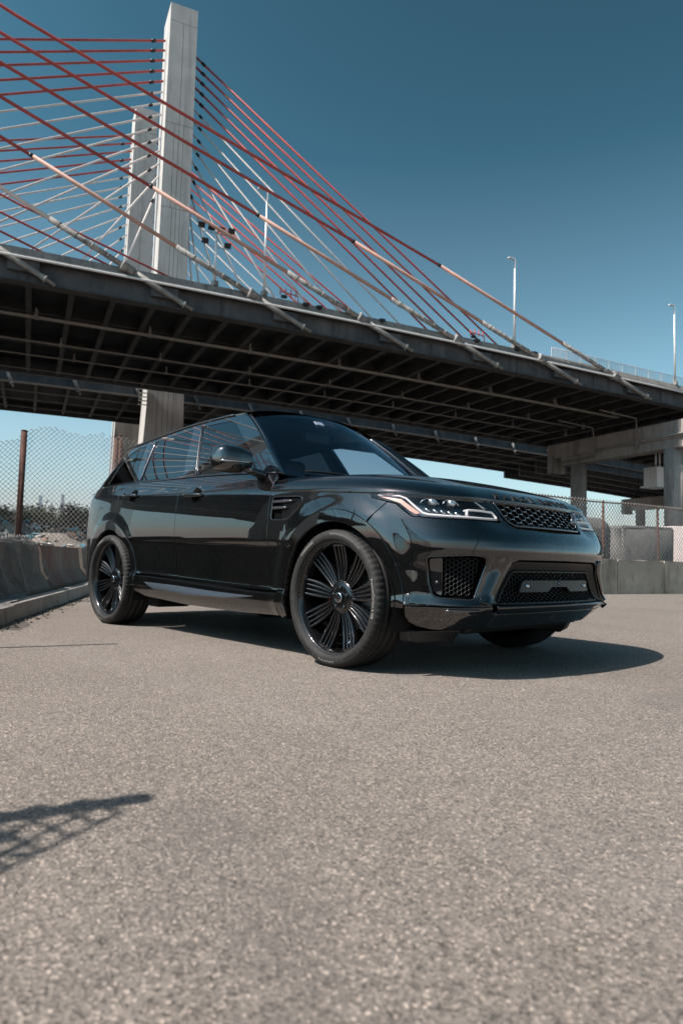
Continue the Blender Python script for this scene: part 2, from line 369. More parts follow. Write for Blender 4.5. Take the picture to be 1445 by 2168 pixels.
P3R = [(-1, 11.5, 17.4), (22.4, 12.35, 16.85), (37, 12.85, 16.62), (74.1, 13.05, 16.62)]
pylon(farb, 31.6, 4.9, P3R, grooves=((-.5, 12, (.33, .5, .67)), (12, 24.2, (.28, .43, .57, .71)), (24.2, 36.5, (.38, .52, .66)), (36.5, 46, (.38, .52, .66)), (46, 57.5, (.33, .5, .66)), (57.5, 71.6, (.5,)), (71.6, 74.05, ())))
P4R = [(-1, 10.9, 16.6), (22.4, 11.4, 16.1), (51, 11.95, 15.9), (76.2, 12.25, 15.9)]
pylon(farb, 58.6, 4.6, P4R, grooves=((24, 44, (.35, .5, .65)), (44, 72, (.5,)), (72, 76.1, ())))
for k in range(14):
    zt = 70.3-1.36*k-(.02*k*k); ua = [-127, -117, -108, -97, -88, -77, -67, -57, -47, -37, -29, -17, -6, 4][k]
    stay(farb, BW(ua, 36.6, z2(ua)+1.7), BW(12.9-.015*k, 34, zt), .15 if k < 5 else .13, 'cable_red' if k < 5 else 'cable_white')
    zt4 = 72.2-1.36*k-.02*k*k
    stay(farb, BW(ua, 57.8, z2(ua)+1.7), BW(12.1, 60.8, zt4), .15 if k < 5 else .13, 'cable_red' if k < 5 else 'cable_white')
    ub = [97, 92.5, 88.2, 84.2, 80, 73, 66, 58, 50, 42, 34, 27, 22, 20][k]
    if k < 14:
        stay(farb, BW(ub, 36.6, z2(ub)+1.7), BW(16.75, 34, 69.6-1.36*k-.03*k*k), .15 if k < 5 else .125, 'cable_red' if k < 5 else 'cable_white')
        stay(farb, BW(ub, 57.8, z2(ub)+1.7), BW(16, 60.8, zt4), .15 if k < 5 else .125, 'cable_red' if k < 5 else 'cable_white')
# deep approach girders of the far bridge and its piers
def za(u): return 21.0-.030*(u-80)
for v in (37.6, 42.5, 47.4, 52.3, 57.0):
    mb = MB(); run(mb, rect(v-.25, v+.25, -1.3, 1.42), 88, 262, z2); mb.build('approach_girder', M['girder_steel'], farb)
pier(farb, 122, 37, 57, 16.1, (41, 53), 2.2, 2.6, 1.0)
pier(farb, 175, 37, 57, 11.8, (41, 53), 2.2, 2.4, 1.0)
cb = CAM+(FW+RT*(1387-722.5)/1445-UP*(1010-1084)/1445)*100
mb = MB(); mb.box(cb, (2.3, 2.3, 2.7), BAX); mb.box(cb-np.array([0, 0, 1.5]), (3.0, 3.0, .25), BAX); mb.tube([cb+np.array([0, 0, 1.3]), cb+np.array([0, 0, 4.0])], .12, 6); mb.tube([cb+BU*.8+np.array([0, 0, 1.3]), cb+BU*.8+np.array([0, 0, 4.0])], .12, 6); mb.build('equipment_cabin', M['pole_white'], near)

# access ladder cage on the far pylon
mb = MB()
for q in range(6): mb.box(BW(11.7, 31.2, 19.6+q*.5), (1.1, .5, .05), BAX)
for a_ in (-.5, .5): mb.box(BW(11.7+a_, 30.98, 20.9), (.06, .05, 3.0), BAX)
mb.build('access_cage', M['galvanised'], farb)
adopt(near); adopt(farb)

# --- lamps and small fittings that stand on the near deck
def street_lamp(u, label, v=-.18, h=9.6):
    b = BW(u, v, zb(u)+2.552); o = empty('street_lamp', b, 0, label, 'street lamp', 'lamp posts on the near bridge')
    mb = MB(); mb.box((0, 0, .22), (.5, .42, .44)); mb.build('base', M['pipe_grey'], o, bev=.03)
    mb = MB(); mb.tube([(0, 0, .44), (0, 0, h)], [.13, .085], 10); mb.build('pole', M['pole_white'], o)
    e = -BU*.55; mb = MB(); mb.tube([(0, 0, h-.06), (e[0]*.5, e[1]*.5, h+.02)], .05, 8); mb.build('arm', M['pole_white'], o)
    mb = MB(); mb.box((e[0]*.9, e[1]*.9, h+.02), (.75, .26, .14), (BU, BV, (0, 0, 1))); mb.build('lamp_head', M['pole_white'], o, bev=.03)
street_lamp(17.2, 'thin white lamp post on the near deck just right of the floodlight mast')
street_lamp(44.5, 'tall white lamp post on the near deck beside the last red cables')
street_lamp(68.2, 'white lamp post at the right edge of the frame above the deck screen')
fb = BW(12.8, -.18, zb(13)+2.552); fm = empty('floodlight_mast', fb, 0, 'galvanised mast carrying six black floodlights in front of the pale pylon', 'floodlight mast')
mb = MB(); mb.box((0, 0, .2), (.6, .42, .4)); mb.build('base', M['pipe_grey'], fm, bev=.03)
mb = MB(); mb.tube([(0, 0, .4), (0, 0, 4.75)], [.13, .10], 10); mb.build('pole', M['pole_white'], fm)
mb = MB(); mb.tube([tuple(BU*-1.35+np.array([0, 0, 4.85])), tuple(BU*-1.2+np.array([0, 0, 4.62])), tuple(BU*1.2+np.array([0, 0, 4.62])), tuple(BU*1.35+np.array([0, 0, 4.85]))], .04, 6)
mb.tube([tuple(BU*-.85+np.array([0, 0, 3.6])), tuple(BU*-.7+np.array([0, 0, 3.42])), tuple(BU*.9+np.array([0, 0, 3.42])), tuple(BU*1.05+np.array([0, 0, 3.6]))], .04, 6); mb.build('crossarm', M['galvanised'], fm)
for a_, z_ in ((-1.3, 5.12), (-.45, 5.05), (.42, 5.05), (1.3, 5.12), (-.95, 3.8), (1.0, 3.75)):
    c = BU*a_+np.array([0, 0, z_]); ax = np.array([BU, BV*.94+np.array([0, 0, .3]), -BV*.3+np.array([0, 0, .94])])
    mb = MB(); mb.box(c, (.56, .22, .44), ax); mb.box(c-BV*.14-np.array([0, 0, .03]), (.5, .06, .36), ax); mb.tube([tuple(BU*a_+np.array([0, 0, z_-.4])), tuple(c)], .03, 6); mb.build('floodlight', M['black_metal'], fm)
for i, uu in enumerate((21.0, 22.3, 28.7, 44.6, 46.8, 39.5)):
    c = BW(uu, -.62, zb(uu)+2.12); o = empty('deck_light', c, 0, ['small black deck-edge light just right of the thin lamp post', 'small black deck-edge light next to the one by the lamp post', 'small black deck-edge light midway along the near parapet', 'small black deck-edge light left of the second lamp post', 'small black deck-edge light right of the second lamp post', 'small black deck-edge light near the right-hand red bracket'][i], 'floodlight', 'deck-edge lights')
    mb = MB(); mb.box((0, 0, .28), (.55, .3, .22), BAX); mb.build('lamp_housing', M['black_metal'], o); mb = MB(); mb.box((0, 0, .08), (.12, .12, .18), BAX); mb.build('bracket', M['black_metal'], o)
for uu, lb in ((19.6, 'red steel bracket frame on the parapet right of the thin lamp post'), (39.9, 'red steel bracket frame on the parapet left of the second lamp post')):
    o = empty('bracket_frame', BW(uu, -.18, zb(uu)+2.552), 0, lb, 'bracket', 'red bracket frames')
    mb = MB(); mb.tube([tuple(BU*.8), tuple(BU*.8+np.array([0, 0, .6])), tuple(BU*-.9+np.array([0, 0, .75]))], .05, 6); mb.build('frame', M['red_paint'], o)
    for a_ in (-.9, -.4, .1, .6): mb = MB(); mb.tube([tuple(BU*a_+np.array([0, 0, .45])), tuple(BU*a_+np.array([0, 0, 1.05]))], .05, 6); mb.build('rod', M['red_paint'], o)
    mb = MB(); mb.box(tuple(BU*-.55+np.array([0, 0, .32])), (.5, .25, .22), BAX); mb.build('winch', M['black_metal'], o)
# ================================================================ GROUND
def asphalt():
    n = N('asphalt'); v = n.world()
    big = n.noise(v, .35, 6, .6); mid = n.noise(v, 3.0, 6, .65); fine = n.noise(v, 150, 4, .75)
    c = n.mix(n.ramp(big, [(.3, (0,)*3), (.7, (1,)*3)]), (.146, .125, .108), (.194, .168, .147))
    c = n.mix(n.math('MULTIPLY', n.ramp(mid, [(.35, (0,)*3), (.75, (1,)*3)]), .35), c, (.125, .113, .105))
    vo = n.n('TexVoronoi'); vo.inputs['Scale'].default_value = 205; n.l(v, vo.inputs['Vector']); sp = n.n('SeparateColor'); n.l(vo.outputs['Color'], sp.inputs[0])
    st = n.ramp(sp.outputs[0], [(.0, (.30,)*3), (.36, (.88,)*3), (.80, (1.10,)*3), (.93, (1.65, 1.58, 1.52)), (1., (2.7, 2.55, 2.45))])
    c = n.mix(1.0, c, st, 'MULTIPLY')
    v2 = n.n('TexVoronoi'); v2.inputs['Scale'].default_value = 85; n.l(v, v2.inputs['Vector']); s2 = n.n('SeparateColor'); n.l(v2.outputs['Color'], s2.inputs[0])
    c = n.mix(.42, c, n.ramp(s2.outputs[1], [(0, (.55,)*3), (.14, (1,)*3), (.88, (1.05,)*3), (1., (1.45, 1.4, 1.36))]), 'MULTIPLY')
    c = n.mix(.6, c, n.ramp(fine, [(.25, (.6,)*3), (.75, (1.35,)*3)]), 'MULTIPLY')
    sn = n.ramp(n.noise(v, .9, 5, .55, .6), [(.56, (0,)*3), (.70, (1,)*3)]); c = n.mix(n.math('MULTIPLY', sn, .42), c, (.085, .077, .072))
    trk = n.ramp(n.noise(n.world((.16, 2.2, 1)), .8, 4, .5), [(.55, (0,)*3), (.72, (1,)*3)]); c = n.mix(n.math('MULTIPLY', trk, .16), c, (.26, .24, .225))
    ck = n.ramp(n.voro(n.world((1, 1, 1)), .55, 'DISTANCE_TO_EDGE'), [(0, (1,)*3), (.0035, (0,)*3)]); ckm = n.ramp(n.noise(v, .5, 3), [(.55, (0,)*3), (.62, (1,)*3)]); c = n.mix(n.math('MULTIPLY', n.math('MULTIPLY', ck, ckm), .30), c, (.05, .045, .042))
    spots = n.ramp(n.voro(v, 2.6), [(0, (1,)*3), (.016, (1,)*3), (.024, (0,)*3)]); c = n.mix(n.math('MULTIPLY', spots, .75), c, (.03, .027, .026))
    h = n.math('ADD', n.math('MULTIPLY', n.voro(v, 205), .7), n.math('MULTIPLY', fine, .8))
    M['asphalt'] = n.done(n.bsdf(c, .86, 0, .3, n.bump(h, .55, .006)))
asphalt()
mb = MB(); S_ = 4500
mb.add([(-S_, -S_, 0), (S_, -S_, 0), (S_, S_, 0), (-S_, S_, 0)], [(0, 1, 2, 3)]); g = mb.build('ground', M['asphalt'], fix=False); tag(g, 'worn grey-brown asphalt yard under the car', 'ground', kind='structure')
simple('tar', (.022, .021, .021), .6, 0, .3, .3, 20)
simple('dirt', (.11, .095, .08), .95, 0, .2, .45, 3., .5, 40)
simple('rust', (.085, .042, .031), .85, .1, .3, .4, 9, .3, 60)
simple('fence_wire', (.25, .23, .215), .55, .2, .5, .3, 8)
simple('dry_weed', (.20, .155, .09), .9, 0, .2, .4, 5)

K0 = np.array([-3.12, -1.76]); KD = np.array([-.859, .512]); KD /= np.linalg.norm(KD); KN = np.array([-KD[1]*-1*-1, 0]); KN = np.array([-.512, -.859]); KN = KN-KD*(KN@KD); KN /= np.linalg.norm(KN)
def K(a, b, z): q = K0+KD*a+KN*b; return np.array([q[0], q[1], z])
KAX = ((KD[0], KD[1], 0), (KN[0], KN[1], 0), (0, 0, 1))
# kerb: a row of stones with a raised verge behind
verge = MB(); verge.box(K(-2, 1.6, .058), (26, 2.9, .114), KAX); vg = verge.build('verge', M['dirt']); tag(vg, 'dirty raised verge behind the left kerb', 'verge', kind='structure')
ke = empty('kerb', K(0, 0, 0)); tag(ke, 'worn concrete kerb along the left edge of the yard', 'kerb', kind='structure')
a = -14.8; kk = 0
while a < 10.5:
    L = 1.5; dx = rnd.uniform(-.006, .006); mb = MB()
    q = lambda aa, bb, zz: K(aa, bb+dx, zz)-K(0, 0, 0)
    V = [q(a+.006, .0, -.05), q(a+L-.006, .0, -.05), q(a+L-.006, .17, -.05), q(a+.006, .17, -.05), q(a+.006, .022, .148+dx), q(a+L-.006, .022, .148+dx), q(a+L-.006, .17, .152+dx), q(a+.006, .17, .152+dx)]
    mb.hexa(V); o = mb.build('kerb_stone', M['kerb_concrete'], ke, bev=.014); a += L; kk += 1
# jersey barriers
def red_wash():
    n = N('barrier_painted'); v = n.world(); c = n.mix(n.ramp(n.noise(v, 1.6, 8, .68), [(.3, (0,)*3), (.72, (1,)*3)]), (.15, .125, .105), (.27, .23, .195))
    f = n.ramp(n.noise(n.world((1, 1, .55)), 1.3, 7, .72), [(.42, (0,)*3), (.62, (1,)*3)]); c = n.mix(n.math('MULTIPLY', f, .7), c, (.17, .055, .045))
    M['barrier_painted'] = n.done(n.bsdf(c, .85, 0, .25, n.bump(n.noise(v, 60, 6), .35, .02)))
red_wash()
JP = [(.30, .08), (.30, .17), (.44, .36), (.49, .715), (.66, .715), (.71, .36), (.85, .17), (.85, .08)]
def barrier(a0, a1, mat, label, yaw=0):
    o = empty('jersey_barrier', K(a0, .55, 0), 0, label, 'barrier', 'jersey barriers along the kerb'); mb = MB(); n = 7; V = []; m = len(JP)
    for i in range(n):
        aa = a0+(a1-a0)*i/(n-1)
        for b, z in JP: V.append(K(aa, b+yaw*(aa-a0)+rnd.uniform(-.004, .004), z+rnd.uniform(-.004, .004))-K(a0, .55, 0))
    F = [(i*m+k, i*m+(k+1) % m, (i+1)*m+(k+1) % m, (i+1)*m+k) for i in range(n-1) for k in range(m)]+[tuple(range(m)), tuple(range((n-1)*m, n*m))[::-1]]
    mb.add(V, F); mb.build('body', M[mat], o, bev=.012)
    mb = MB(); mb.box(K(a1+.02, .57, .42)-K(a0, .55, 0), (.1, .07, .30), KAX); mb.build('connector', M['rust'], o)
barrier(-13.0, -7.1, 'barrier_concrete', 'concrete jersey barrier left of the frame, nearest the camera')
barrier(-6.95, -1.1, 'barrier_concrete', 'concrete jersey barrier left of the frame under the torn fence')
barrier(-.95, 3.52, 'barrier_concrete', 'grey jersey barrier half covered by hanging fence mesh at the left edge')
barrier(3.66, 6.9, 'barrier_painted', 'jersey barrier with faded red paint just left of the rear wheel', .01)
barrier(7.05, 10.2, 'barrier_concrete', 'jersey barrier hidden behind the back of the car')

# ---------------------------------------------------------------- chain-link fences
def chain(S, L, H, p=.030, r=.0026, top=None, bottom=None, jag=.02, skip=None):
    """zigzag wires; S(a, b) gives a 3D point; top(a)/bottom(a) trim the sheet"""
    mb = MB(); nw = int(L/p); hb = p*1.05
    for i in range(nw):
        a0 = i*p; hi = H if top is None else top(a0); lo = 0 if bottom is None else bottom(a0)
        k0 = int(lo/hb); k1 = int(hi/hb)
        if k1-k0 < 2: continue
        P = []
        for k in range(k0, k1+1):
            if skip and skip(a0, k*hb): continue
            P.append(S(a0+p*.5+(p*.52 if (k+i) % 2 else -.52*p), k*hb)+np.array([0, 0, rnd.uniform(-.002, .002)]))
        if len(P) > 2: mb.tube(P, r, 4, cap=False, smooth=True)
    return mb
KA = 3.05          # where the leaning post stands
fl = empty('chain_link_fence', K(KA, .58, .1)); tag(fl, 'sagging rusty chain-link fence with a brown post behind the left barrier', 'fence')
fo = K(KA, .58, .1)
def post(root, at, h, r=.032, lean=(0, 0), mat='rust', org=None, name='post'):
    mb = MB(); at = np.array(at); top = at+np.array([lean[0], lean[1], h]); mb.tube([at-org, top-org], r, 10); mb.tube([top-org, top-org+np.array([0, 0, .012])], [r*1.15, r*.6], 10); return mb.build(name, M[mat], root)
post(fl, K(KA, .62, .1), 2.02, .037, (.01, .0), org=fo)
wob = lambda a, b: np.array([.018*math.sin(a*5.1+b*2.), .018*math.cos(a*4.3+b*3.1), 0])
def SA(a, b):       # sheet running from the post towards the camera; it folds over the barrier and hangs in front of it
    aa = KA-.02-a; zt = 2.02-.20*a-.04*a*a; z = zt-b
    if z > .80: off = .60-.05*max(0, 1.1-z)
    elif z > .70: off = .50+(z-.70)*.75
    else: off = .50-(.70-z)*.36-.02*math.sin(a*9)
    off -= .16*max(0, 1-a/.35)**2*max(0, (1.4-z))
    return K(aa, min(off, .62), max(z, .16))-fo+wob(a, b)
dL = -RT[:2]*.80-FW[:2]*.55; dL /= np.linalg.norm(dL)
def SU(a, b):       # upper sheet left of the post, sagging away from it
    q = K(KA, .60, 0)[:2]+dL*a; z = .74+b*(1-.20*min(a, 1.2)); return np.array([q[0], q[1], z])-fo+wob(a*.6, b)
chain(SU, 2.2, 1.5, top=lambda a: 1.33-.02*math.sin(a*8), r=.0044).build('mesh', M['fence_wire'], fl, fix=False)
chain(SA, 3.4, 0, top=lambda a: min(1.72+.10*a, 1.9), bottom=lambda a: max(.0, 1.22-.2*a), r=.0040).build('mesh', M['fence_wire'], fl, fix=False)
pt = K(KA, .60, 0)
dR = np.array([.56, .83]); dR /= np.linalg.norm(dR)                 # the sheet right of the post turns across the view
def SB(a, b):
    bul = .10*math.sin(min(a, 2)*1.6); q = pt[:2]+dR*a+np.array([-.6, .5])*bul*.3
    return np.array([q[0], q[1], .70+b+.02*math.sin(a*3)])-fo+wob(a*.7, b)
chain(SB, 3.2, 1.5, top=lambda a: 1.44+.045*math.sin(a*7)+(-.05*a if a > .9 else .03*a), r=.0044).build('mesh', M['fence_wire'], fl, fix=False)
mb = MB(); mb.tube([K(KA, .52, .735)-fo, K(KA+1.6, .50, .725)-fo], .012, 6); mb.tube([K(KA, .52, .735)-fo, K(KA-2.6, .52, .728)-fo], .012, 6); mb.build('tension_wire', M['fence_wire'], fl)
# two rusty pipes behind the car
for q, lb in (((247, 927), 'left of two rusty pipe posts behind the rear window'), ((255.5, 923), 'right of two rusty pipe posts behind the rear window')):
    d = FW+RT*(q[0]-722.5)/1445-UP*(q[1]-1084)/1445; t = 10.3/np.hypot(d[0], d[1]); P = CAM+d*t
    o = empty('rusty_post', (P[0], P[1], 0), 0, lb, 'post', 'rusty pipe posts'); post(o, (P[0], P[1], 0), P[2], .035, org=np.array([P[0], P[1], 0]), name='pipe')
    mb = MB(); mb.lathe([(0, 0), (.09, 0), (.09, .08), (.05, .12), (0, .12)], (0, 0, 0), (0, 0, 1), 14); mb.build('footing', M['kerb_concrete'], o)
# torn fence left of the frame: its posts throw the two shadow bars on the asphalt
f2o = np.array([-2.13, -3.66, .1]); f2 = empty('chain_link_fence', f2o); tag(f2, 'torn chain-link fence left of the frame whose shadow falls on the asphalt', 'fence')
post(f2, (-2.13, -3.66, 0), 2.75, .022, org=f2o); post(f2, (.70, -4.95, 0), 2.82, .034, org=f2o)
def SC(a, b):
    q = np.array([.70, -4.95])+np.array([.859, -.512])*a
    return np.array([q[0]+.03*math.sin(b*5), q[1]+.03*math.sin(a*6), .35+b])-f2o+wob(a, b)
chain(SC, 2.6, 2.5, top=lambda a: max(.4, 2.46-.65*a+.04*math.sin(a*11)), r=.0085, p=.055).build('mesh', M['fence_wire'], f2, fix=False)
vm = MB()
for i in range(1300):
    a_ = .04+rnd.random()*.8; hi = 2.44-.65*a_; b_ = hi-.9*rnd.random()**1.4
    if math.sin(a_*13+b_*9)+math.sin(b_*17-a_*11)+rnd.uniform(-.8, .8) < .75: continue
    c = SC(a_, b_)+f2o+np.array([rnd.gauss(0, .03) for _ in range(3)]); s_ = rnd.uniform(.015, .036); ux = np.array([rnd.gauss(0, 1) for _ in range(3)]); ux /= np.linalg.norm(ux); uy = np.cross(ux, [rnd.gauss(0, 1) for _ in range(3)]); uy /= np.linalg.norm(uy)
    vm.add([c-ux*s_, c-uy*s_*.5, c+ux*s_, c+uy*s_*.5], [(0, 1, 2, 3)])
def leafmat(name, c0, c1):
    n = N(name); v = n.world(); c = n.ramp(n.noise(v, 1.1, 5, .7), [(.3, c0), (.7, c1)]); b = n.bsdf(c, .65, 0, .3); t = n.n('BsdfTranslucent'); n.l(c, t.inputs[0]); mx = n.n('MixShader'); mx.inputs[0].default_value = .25
    n.l(b.outputs[0], mx.inputs[1]); n.l(t.outputs[0], mx.inputs[2]); M[name] = n.done(mx)
leafmat('leaves', (.022, .03, .016), (.075, .078, .04)); leafmat('leaves_dry', (.05, .045, .03), (.11, .095, .06))
vm_o = vm.build('vine', M['leaves_dry'], fix=False); tag(vm_o, 'dry leafy vine tangled in the torn fence left of the frame', 'plant')

# ---------------------------------------------------------------- right side: concrete block row, fence, things behind
WA = np.array([-4.47, 11.12]); WD = np.array([.203, .979]); WD /= np.linalg.norm(WD); WN = np.array([-WD[1], WD[0]])
def Wp(a, b, z): q = WA+WD*a+WN*b; return np.array([q[0], q[1], z])
WAX = ((WD[0], WD[1], 0), (WN[0], WN[1], 0), (0, 0, 1))
lbl = {-1: 'concrete barrier block half hidden behind the front bumper', 0: 'stained concrete barrier block just right of the front bumper', 1: 'pitted concrete barrier block below the big grey slab', 2: 'dark-streaked concrete barrier block at the right edge'}
a = .70-1.75*3
for i in range(-3, 9):
    mb = MB(); L = 1.72; c = Wp(a+L/2, .30, .395); V = []
    nx, nz = 7, 5
    for z in np.linspace(0, .79, nz):
        for (pa, pb) in [(a+L*t, 0) for t in np.linspace(0, 1, nx)]+[(a+L*t, .6) for t in np.linspace(1, 0, nx)]:
            V.append(Wp(pa, pb+rnd.uniform(-.006, .006), z+(rnd.uniform(-.008, .008) if z > .1 else 0)))
    m = 2*nx; F = [(i2*m+k, i2*m+(k+1) % m, (i2+1)*m+(k+1) % m, (i2+1)*m+k) for i2 in range(nz-1) for k in range(m)]
    for k in range(nx-1): F.append(((nz-1)*m+k, (nz-1)*m+k+1, (nz-1)*m+m-2-k, (nz-1)*m+m-1-k))
    org = Wp(a+L/2, .3, 0); mb.add([q-org for q in V], F); o = mb.build('concrete_block', M['block_concrete'], bev=0); o.location = org; tag(o, lbl.get(i, 'concrete barrier block of the row beyond the right edge of the frame' if i > 2 else ('concrete barrier block behind the car, end of the row' if i == -3 else 'concrete barrier block behind the car, second from the row end')), 'barrier', 'concrete blocks in the right-hand row'); a += L+.03
fro = Wp(0, .75, .1); fr = empty('chain_link_fence', fro); tag(fr, 'chain-link fence with rusty posts standing behind the concrete block row', 'fence')
for aa in (-4.6, -2.9, -.9, 1.25, 3.42, 5.6, 7.8, 10, 12.2): post(fr, Wp(aa, .82, .1), 2.13, .032, (rnd.uniform(-.02, .02), rnd.uniform(-.02, .02)), org=fro)
mb = MB(); pts = [Wp(aa, .80, 2.20-.012*math.sin(aa*2)) -fro for aa in np.arange(-4.6, 12.3, .6)]; mb.tube(pts, .017, 6); mb.build('top_rail', M['rust'], fr)
def SR(a, b): return Wp(-4.6+a, .77, .78+b)-fro+wob(a, b)*.8
chain(SR, 16.8, 1.5, top=lambda a: 1.52, r=.0072, p=.056).build('mesh', M['fence_wire'], fr, fix=False)
def slab(name, at, dims, rz, label, bevel, cat='concrete slab', group='grey slabs behind the fence'):
    me = bpy.data.meshes.new(name); bm = bmesh.new(); bmesh.ops.create_cube(bm, size=1)
    for v in bm.verts: v.co = Vector((v.co.x*dims[0]*(1+.04*v.co.z), v.co.y*dims[1], (v.co.z+.5)*dims[2]))
    bmesh.ops.bevel(bm, geom=list(bm.edges), offset=bevel, segments=5, profile=.5, affect='EDGES'); bmesh.ops.subdivide_edges(bm, edges=list(bm.edges), cuts=1, use_grid_fill=True)
    for v in bm.verts:
        if v.co.z > .05: v.co += Vector((rnd.gauss(0, .012), rnd.gauss(0, .012), rnd.gauss(0, .01)))
    for f in bm.faces: f.smooth = True
    bm.to_mesh(me); bm.free(); o = link(name, me, M['slab_concrete']); o.location = at; o.rotation_euler = (0, 0, rz); return tag(o, label, cat, group)
concrete('slab_concrete', (.085, .082, .078), (.17, .165, .155), (.04, .04, .04), 1.2, .6)
rzw = math.atan2(WD[1], WD[0])
q = Wp(6.45, 3.6, 0); slab('concrete_slab', (q[0], q[1], 0), (1.95, 1.1, 1.92), rzw-.22, 'big square grey concrete slab behind the fence, right of the rusty post', .12)
q = Wp(3.35, 3.4, 0); slab('concrete_slab', (q[0], q[1], 0), (1.9, 1.2, 2.06), rzw-.2, 'grey rounded slab behind the fence, half hidden by the car', .45)
simple('container_pale', (.50, .42, .40), .6, 0, .4, .15, 1.5); simple('container_red', (.20, .075, .055), .75, 0, .3, .35, 2.5); simple('shed_pale', (.55, .53, .55), .8, 0, .3, .1, .3); simple('window_dark', (.02, .022, .025), .2, 0, .6, .2, 3)
q = Wp(19.2, 9.0, 0); ct = empty('shipping_container', tuple(q), rzw, 'pale container with a rusty red base at the far right edge', 'container')
mb = MB(); mb.box((0, 0, 1.62), (6.0, 2.4, 1.9)); mb.build('body', M['container_pale'], ct, bev=.03)
for k in range(40): mb = MB(); mb.box((-2.85+.3*(k//2), 1.21*(-1)**k, 1.62), (.14, .05, 1.7)); mb.build('rib', M['container_pale'], ct)
mb = MB(); mb.box((0, 0, .33), (6.1, 2.5, .66)); mb.build('base', M['container_red'], ct, bev=.03)
q = Wp(14.6, 9.4, 0); tk = empty('parked_truck', tuple(q), rzw+.1, 'dark truck cab beside the pale container, behind the fence', 'truck')
mb = MB(); mb.hexa([(-1, -1, .5), (1, -1, .5), (1, 1, .5), (-1, 1, .5), (-.9, -.95, 2.0), (.6, -.95, 2.0), (.6, .95, 2.0), (-.9, .95, 2.0)]); mb.build('cab', M['black_metal'], tk, bev=.06)
mb = MB(); mb.box((.2, 1.0, 1.55), (.7, .03, .5)); mb.box((.2, -1.0, 1.55), (.7, .03, .5)); mb.build('window', M['window_dark'], tk)
for x_ in (-.6, .6):
    for y_ in (-.95, .95): mb = MB(); mb.lathe([(0, -.12), (.35, -.12), (.45, -.06), (.45, .06), (.35, .12), (0, .12)], (x_, y_, .45), (0, 1, 0), 18); mb.build('wheel', M['black_metal'], tk)
q = Wp(75, 60, 0); sh = empty('warehouse', tuple(q), rzw, 'low pale warehouse far behind the right-hand fence', 'building')
mb = MB(); mb.box((0, 0, 2.1), (60, 14, 4.2)); mb.build('wall', M['shed_pale'], sh); mb = MB(); mb.hexa([(-30.4, -7.4, 4.2), (30.4, -7.4, 4.2), (30.4, 7.4, 4.2), (-30.4, 7.4, 4.2), (-30.4, -.4, 5.0), (30.4, -.4, 5.0), (30.4, .4, 5.0), (-30.4, .4, 5.0)]); mb.build('roof', M['galvanised'], sh)
for k in range(9): mb = MB(); mb.box((-26+6.4*k, -7.03, 1.7), (3.2, .1, 3.2)); mb.build('loading_door', M['window_dark'], sh)

# ---------------------------------------------------------------- yard to the right of the frame (mirrored in the bumper)
def yard(depth, lat): q = CAM+RT*np.array([1, 1, 0])*lat+FW*np.array([1, 1, 0])*depth; return np.array([q[0], q[1], 0])
ryaw = math.atan2(FW[1], FW[0])
for i, (dp, la, L, H, mat, lb) in enumerate(((8, 95, 22, 3.0, 'shed_pale', 'low pale shed across the yard right of the frame'), (-18, 105, 26, 2.6, 'container_red', 'long rusty shed across the yard right of the frame'), (30, 100, 16, 3.8, 'shed_pale', 'taller pale shed across the yard right of the frame'))):
    o = empty('yard_shed', tuple(yard(dp, la)), ryaw, lb, 'building'); mb = MB(); mb.box((0, 0, H/2), (L, 8, H)); mb.build('wall', M[mat], o)
    mb = MB(); mb.hexa([(-L/2-.3, -4.3, H), (L/2+.3, -4.3, H), (L/2+.3, 4.3, H), (-L/2-.3, 4.3, H), (-L/2-.3, -.3, H+.7), (L/2+.3, -.3, H+.7), (L/2+.3, .3, H+.7), (-L/2-.3, .3, H+.7)]); mb.build('roof', M['window_dark'], o)
    for k in range(4): mb = MB(); mb.box((-L*.36+L*.24*k, 4.03, H*.4), (L*.05, .1, H*.5)); mb.build('door', M['window_dark'], o)
for i, (dp, la, h) in enumerate(((1, 45, 6.5), (3.2, 47, 6.2), (13, 46, 6.6), (-9, 45, 6.3))):
    o = empty('street_lamp', tuple(yard(dp, la)), ryaw, ['hooked yard lamp right of the frame, taller of the close pair', 'hooked yard lamp right of the frame, shorter of the close pair', 'hooked yard lamp right of the frame, farthest from the camera', 'hooked yard lamp right of the frame, nearest the camera'][i], 'street lamp', 'yard lamps right of the frame')
    mb = MB(); mb.tube([(0, 0, 0), (0, 0, h-.6), (.15, 0, h-.15), (.6, 0, h), (1.1, 0, h-.3)], .09, 8); mb.build('pole', M['black_metal'], o); mb = MB(); mb.box((1.2, 0, h-.42), (.5, .25, .16)); mb.build('lamp_head', M['black_metal'], o)
wl = MB(); wl.box((0, 0, .42), (70, .3, .84)); wo_ = wl.build('concrete_wall', M['block_concrete']); wo_.location = yard(6, 18); wo_.rotation_euler = (0, 0, ryaw); tag(wo_, 'low concrete wall across the yard right of the frame', 'wall')

